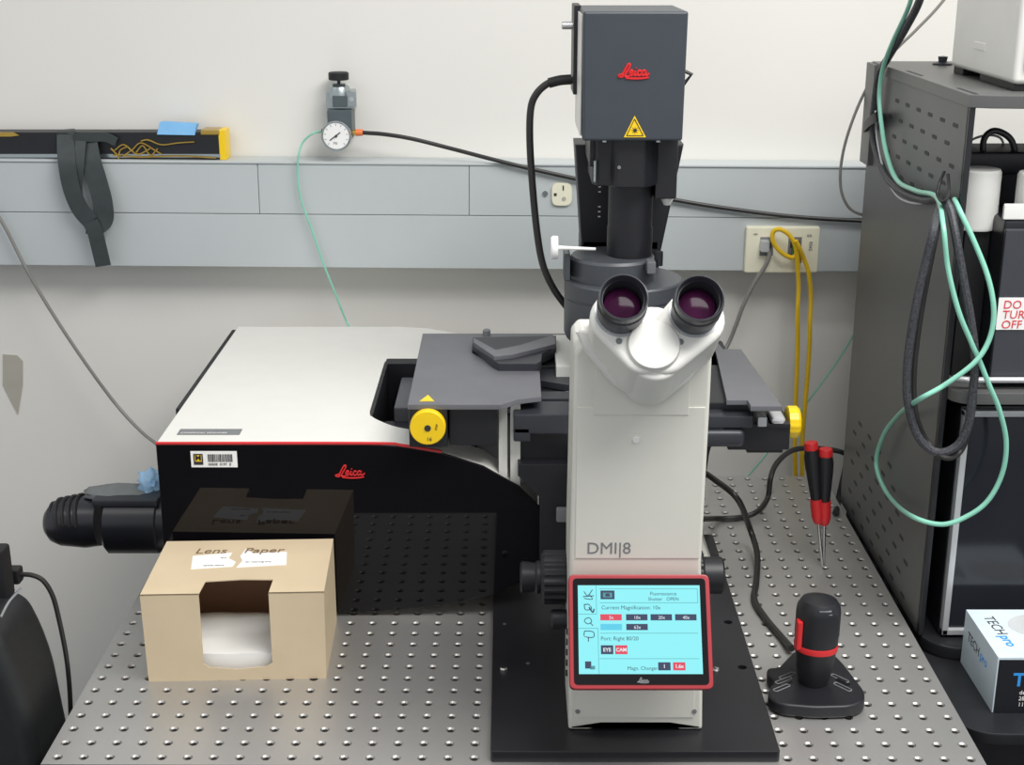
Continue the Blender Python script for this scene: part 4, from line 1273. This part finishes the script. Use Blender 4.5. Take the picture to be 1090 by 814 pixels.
M().prism([(y0_.x - 0.05, bz0 + 0.040), (y0_.x + 0.02, bz0 + 0.040), (y0_.x + 0.028, bz0 + 0.0355), (y0_.x + 0.016, bz0 + 0.034), (y0_.x - 0.05, bz0 + 0.034)], BY - 0.0175, BY - 0.0155, 'y').build('brass_plate', m_brass, br)
t0, t1 = at(167, 144, BY - .018), at(208, 131, BY - .018)
M().hexa([(t0.x, BY - 0.0185, t0.z + .001), (t1.x - .002, BY - 0.0185, t0.z), (t1.x - .002, BY - 0.0165, t0.z), (t0.x, BY - 0.0165, t0.z + .001)], [(t0.x + .004, BY - 0.012, t1.z + .001), (t1.x, BY - 0.012, t1.z - .002), (t1.x, BY + 0.008, t1.z - .003), (t0.x + .004, BY + 0.008, t1.z)], 0.0006).build('tape', m_blue, br)['label'] = 'piece of pale blue tape'
wr = M()
for st in ([(118, 158), (128, 166), (140, 160), (150, 152), (165, 160), (172, 164)], [(122, 160), (132, 154), (146, 164), (160, 158)], [(150, 150), (158, 149), (172, 154), (190, 152), (207, 151)], [(120, 165), (150, 167), (190, 166), (230, 168)], [(126, 170), (128, 160), (136, 156)], [(145, 162), (152, 155), (160, 165), (168, 158)]):
    wr.tube(P(BY - 0.018, *st), 0.0012, seg=6, n=5)
wr.build('loose_wires', m_brass, br)
ys = BY - 0.022
stp = M()
stp.ribbon([at(70, 138, BY - 0.005), at(70, 141, BY - 0.019), at(70, 146, ys), at(71, 172, 0.816), at(76, 200, 0.812), at(85, 222, 0.812), at(97, 236, 0.812)], 0.025, 0.0015, (1, 0, 0))
stp.ribbon([at(96, 236, 0.810), at(101, 246, 0.809), at(105, 262, 0.809), at(110, 283, 0.809)], 0.0225, 0.0015, (1, 0, 0.1))
stp.ribbon([at(124, 151, ys), at(112, 146, ys - 0.001), at(96, 146, ys - 0.003), at(78, 147, ys - 0.004)], 0.013, 0.0015, (0, 0, 1))
stp.ribbon([at(93, 152, ys - 0.001), at(97, 172, 0.821), at(104, 195, 0.816), at(109, 215, 0.814), at(110, 232, 0.814), at(103, 239, 0.813), at(92, 238, 0.8135)], 0.029, 0.0015, (1, 0, 0.15))
stp.ribbon([at(86, 150, ys - 0.005), at(84, 175, 0.8165), at(82, 200, 0.8155), at(85, 222, 0.8155)], 0.015, 0.0014, (1, 0, 0))
tag(stp.build('webbing_strap', m_strap, sharp=50), 'black webbing strap looped over the bar and dangling over raceway', 'strap')

# torn tape on the wall and the cable down the left
tp_ = [(3, 377), (18, 378), (24, 384), (24, 410), (19, 441), (12, 428), (3, 410)]
tag(M().prism([(p.x, p.z) for p in P(WALL_Y - 0.001, *tp_)], WALL_Y - 0.0012, WALL_Y - 0.0001, 'y').build('torn_tape', m_beige), 'torn piece of beige tape stuck on the wall at far left', 'tape')
cable('grey_cable', P(0.82, (-40, 175), (-10, 218), (5, 241), (30, 290), (60, 340), (95, 392), (125, 432)) + [at(150, 459, 0.80), at(166, 472, 0.76), at(180, 485, 0.74)], 0.0026, m_greyc, 'long grey cable sloping down the wall to the scan head', 'cable')

# black case at the left of the table
CB = 0.15
cs = thing('equipment_case', (-0.60, 0.20, -0.9), 'black padded case with rounded top standing left of the optical table', 'case')
cm_ = M()
ptsc = [(-0.80, -0.9), (-0.426, -0.9), (-0.427, -0.10), (-0.438, 0.036), (-0.447, 0.075), (-0.46, 0.108), (-0.50, 0.112), (-0.80, 0.112)]
cm_.prism(rounded(ptsc, 0.03, 6), 0.045, 0.15, 'y', 0.018, 4)
cm_.build('body', m_leather, cs)
M().ribbon([at(1, 657, 0.06), at(10, 640, 0.075), at(22, 626, 0.095)], 0.004, 0.002, (0, 1, 0)).build('edge_piping', m_grey, cs)
p0, p1 = at(-20, 606, 0.15), at(14, 573, 0.15)
M().box(p0.x, p1.x, 0.12, 0.142, 0.105, p1.z, 0.004).build('carry_handle', m_rubber, cs)
uc = thing('usb_cable', at(10, 610, 0.16), 'thin black cable with a flat connector draped over the black case', 'cable')
q = P(0.155, (-8, 610), (22, 606))
M().box(q[0].x, q[1].x, 0.148, 0.164, at(10, 620, .155).z, at(10, 604, .155).z, 0.003).build('connector', m_rubber, uc)
M().tube(P(0.155, (20, 611), (34, 612), (46, 618), (56, 634), (63, 660), (70, 695), (73.5, 725), (75, 752), (76, 800)), 0.0026, seg=10).build('cord', m_cord, uc)

# ------------------------------------------------------------------ cables on the table, right of the microscope
cr = 0.0038
jq = atz(843, 690, 0.008)
cable('controller_cable', [at(745, 500, 0.50), at(760, 510, 0.47)] + [at(785, 531, 0.43)] + [atz(798, 562, 0.03), atz(806, 590, 0.012)] + [atz(805, 620, cr), atz(803, 638, cr), atz(815, 658, cr), atz(832, 678, cr), jq], cr, m_cord, 'black cord running from the microscope across table to the joystick', 'cord')
cable('power_cable', [at(735, 553, 0.40)] + [atz(757, 552, 0.012), atz(785, 551, cr), atz(805, 545, 0.008), atz(817, 530, 0.015)] + [at(820, 510, 0.62), at(826, 494, 0.64), at(840, 481, 0.67), at(856, 477, 0.69), at(880, 478, 0.70), at(900, 483, 0.70), at(920, 500, 0.71)], cr, m_cord, 'black power cable curving up from the table behind the screwdrivers to rack', 'cable')
cable('rack_cord', [at(902, 490, 0.70), at(897, 512, 0.69), at(892, 535, 0.67), atz(890, 545, 0.006)], 0.0045, m_rubber, 'short thick black cord end on the table against the rack', 'cord')
cable('stage_cord', P(0.40, (757, 462), (757, 468), (753, 480), (751, 492), (748, 515)), 0.0028, m_cord, 'black twin cord hanging below the right side of stage', 'cord')

# ------------------------------------------------------------------ cables hanging on the rack
PXo = PX - 0.009
X = lambda *pp: [atx(px, py, PXo) for px, py in pp]
hook = atx(1001, 213, PXo)
bl = X((985, -30), (979, 0), (964, 30), (945, 62), (936, 78))
cable('braided_cable', bl + X((931, 110), (929, 140), (934, 165), (945, 190), (962, 205), (985, 213)) + [hook] + [at(995, 240, 0.24), at(985, 280, 0.236), at(974, 330, 0.236), at(966, 385, 0.238), at(966, 425, 0.238), at(975, 460, 0.235), at(990, 478, 0.232), at(1006, 481, 0.228), at(1022, 471, 0.226), at(1031, 450, 0.225), at(1035, 420, 0.225), at(1038, 385, 0.224), at(1034, 345, 0.226), at(1026, 300, 0.23), at(1018, 255, 0.236), at(1012, 225, 0.25), at(1006, 214, 0.26)], 0.0046, m_braid, 'thick black braided cable looped down over the rack side panel', 'cable')
cable('loop_cable', [atx(1003, 216, PXo - .004)] + [at(994, 262, 0.246), at(981, 330, 0.246), at(973, 395, 0.246), at(975, 440, 0.245), at(987, 470, 0.243), at(1006, 487, 0.224), at(1024, 478, 0.236), at(1035, 440, 0.236), at(1037, 400, 0.236), at(1032, 350, 0.238), at(1025, 300, 0.242)], 0.0030, m_cord, 'second black cable hanging just inside the braided loop on rack', 'cable')
cable('thin_white_cable', X((932, 118), (934, 150), (942, 185), (953, 206), (967, 215), (984, 216), (1000, 213)), 0.0014, m_trim, 'thin pale cable along the underside of the rack cable bundle', 'cable')
cable('teal_tube', [atx(px, py, PXo - .006) for px, py in ((975, -30), (968, 5), (950, 45), (940, 72))] + [atx(936, 100, PXo - .006), atx(938, 130, PXo - .006), atx(944, 165, PXo - .006), atx(955, 192, PXo - .004), atx(975, 203, PXo - .004), atx(997, 210, PXo - .006)] + [at(1004, 240, 0.235), at(1009, 285, 0.228), at(1020, 330, 0.224), at(1033, 362, 0.222), at(1043, 385, 0.220), at(1053, 410, 0.220), at(1064, 437, 0.222), at(1071, 470, 0.224), at(1067, 503, 0.226), at(1052, 532, 0.228), at(1030, 549, 0.230), at(1002, 558, 0.234), at(970, 549, 0.25)] + [atx(948, 530, PXo - .003), atx(936, 508, PXo - .003), atx(933, 488, PXo - .003), atx(941, 462, PXo - .003), atx(956, 442, PXo - .003)] + [at(975, 427, 0.222), at(1005, 410, 0.212), at(1035, 388, 0.210), at(1050, 368, 0.212), at(1057, 345, 0.214), at(1057, 320, 0.216), at(1050, 290, 0.222), at(1036, 255, 0.232), at(1022, 225, 0.245), at(1016, 212, 0.27)], 0.0027, m_teal, 'teal tube coming down the cable bundle and hanging in a large circle', 'tube')
cable('thin_grey_cable', P(0.67, (1020, -20), (998, 8), (975, 32), (945, 62), (922, 95), (905, 135), (896, 170), (895, 200), (903, 220), (917, 228), (935, 229)), 0.0020, m_greyc, 'thin grey cable curving down beside the rack and raceway end', 'cable')
cc = at(928, 131, 0.64)
tag(M().ribbon([atx(938, 126, PX - 0.001), atx(934, 124, PX - 0.016), atx(924, 131, PX - 0.017), atx(919, 137, PX - 0.002)], 0.012, 0.0015, (0, 0.2, 1)).build('cable_clip', m_rubber), 'black clip strapping the cable bundle to the rack rear edge', 'clip')
tag(M().tube(X((1005, 183)) + [atx(1000, 195, PXo - .008), atx(998, 207, PXo - .011), atx(1004, 215, PXo - .011), atx(1010, 205, PXo - .005), atx(1009, 186, PXo)], 0.0018, seg=8).build('cable_tie', m_rubber), 'black tie holding the hanging cables to the rack panel', 'tie')

for o in bpy.data.objects:
    if '_b' in o:
        del o['_b']
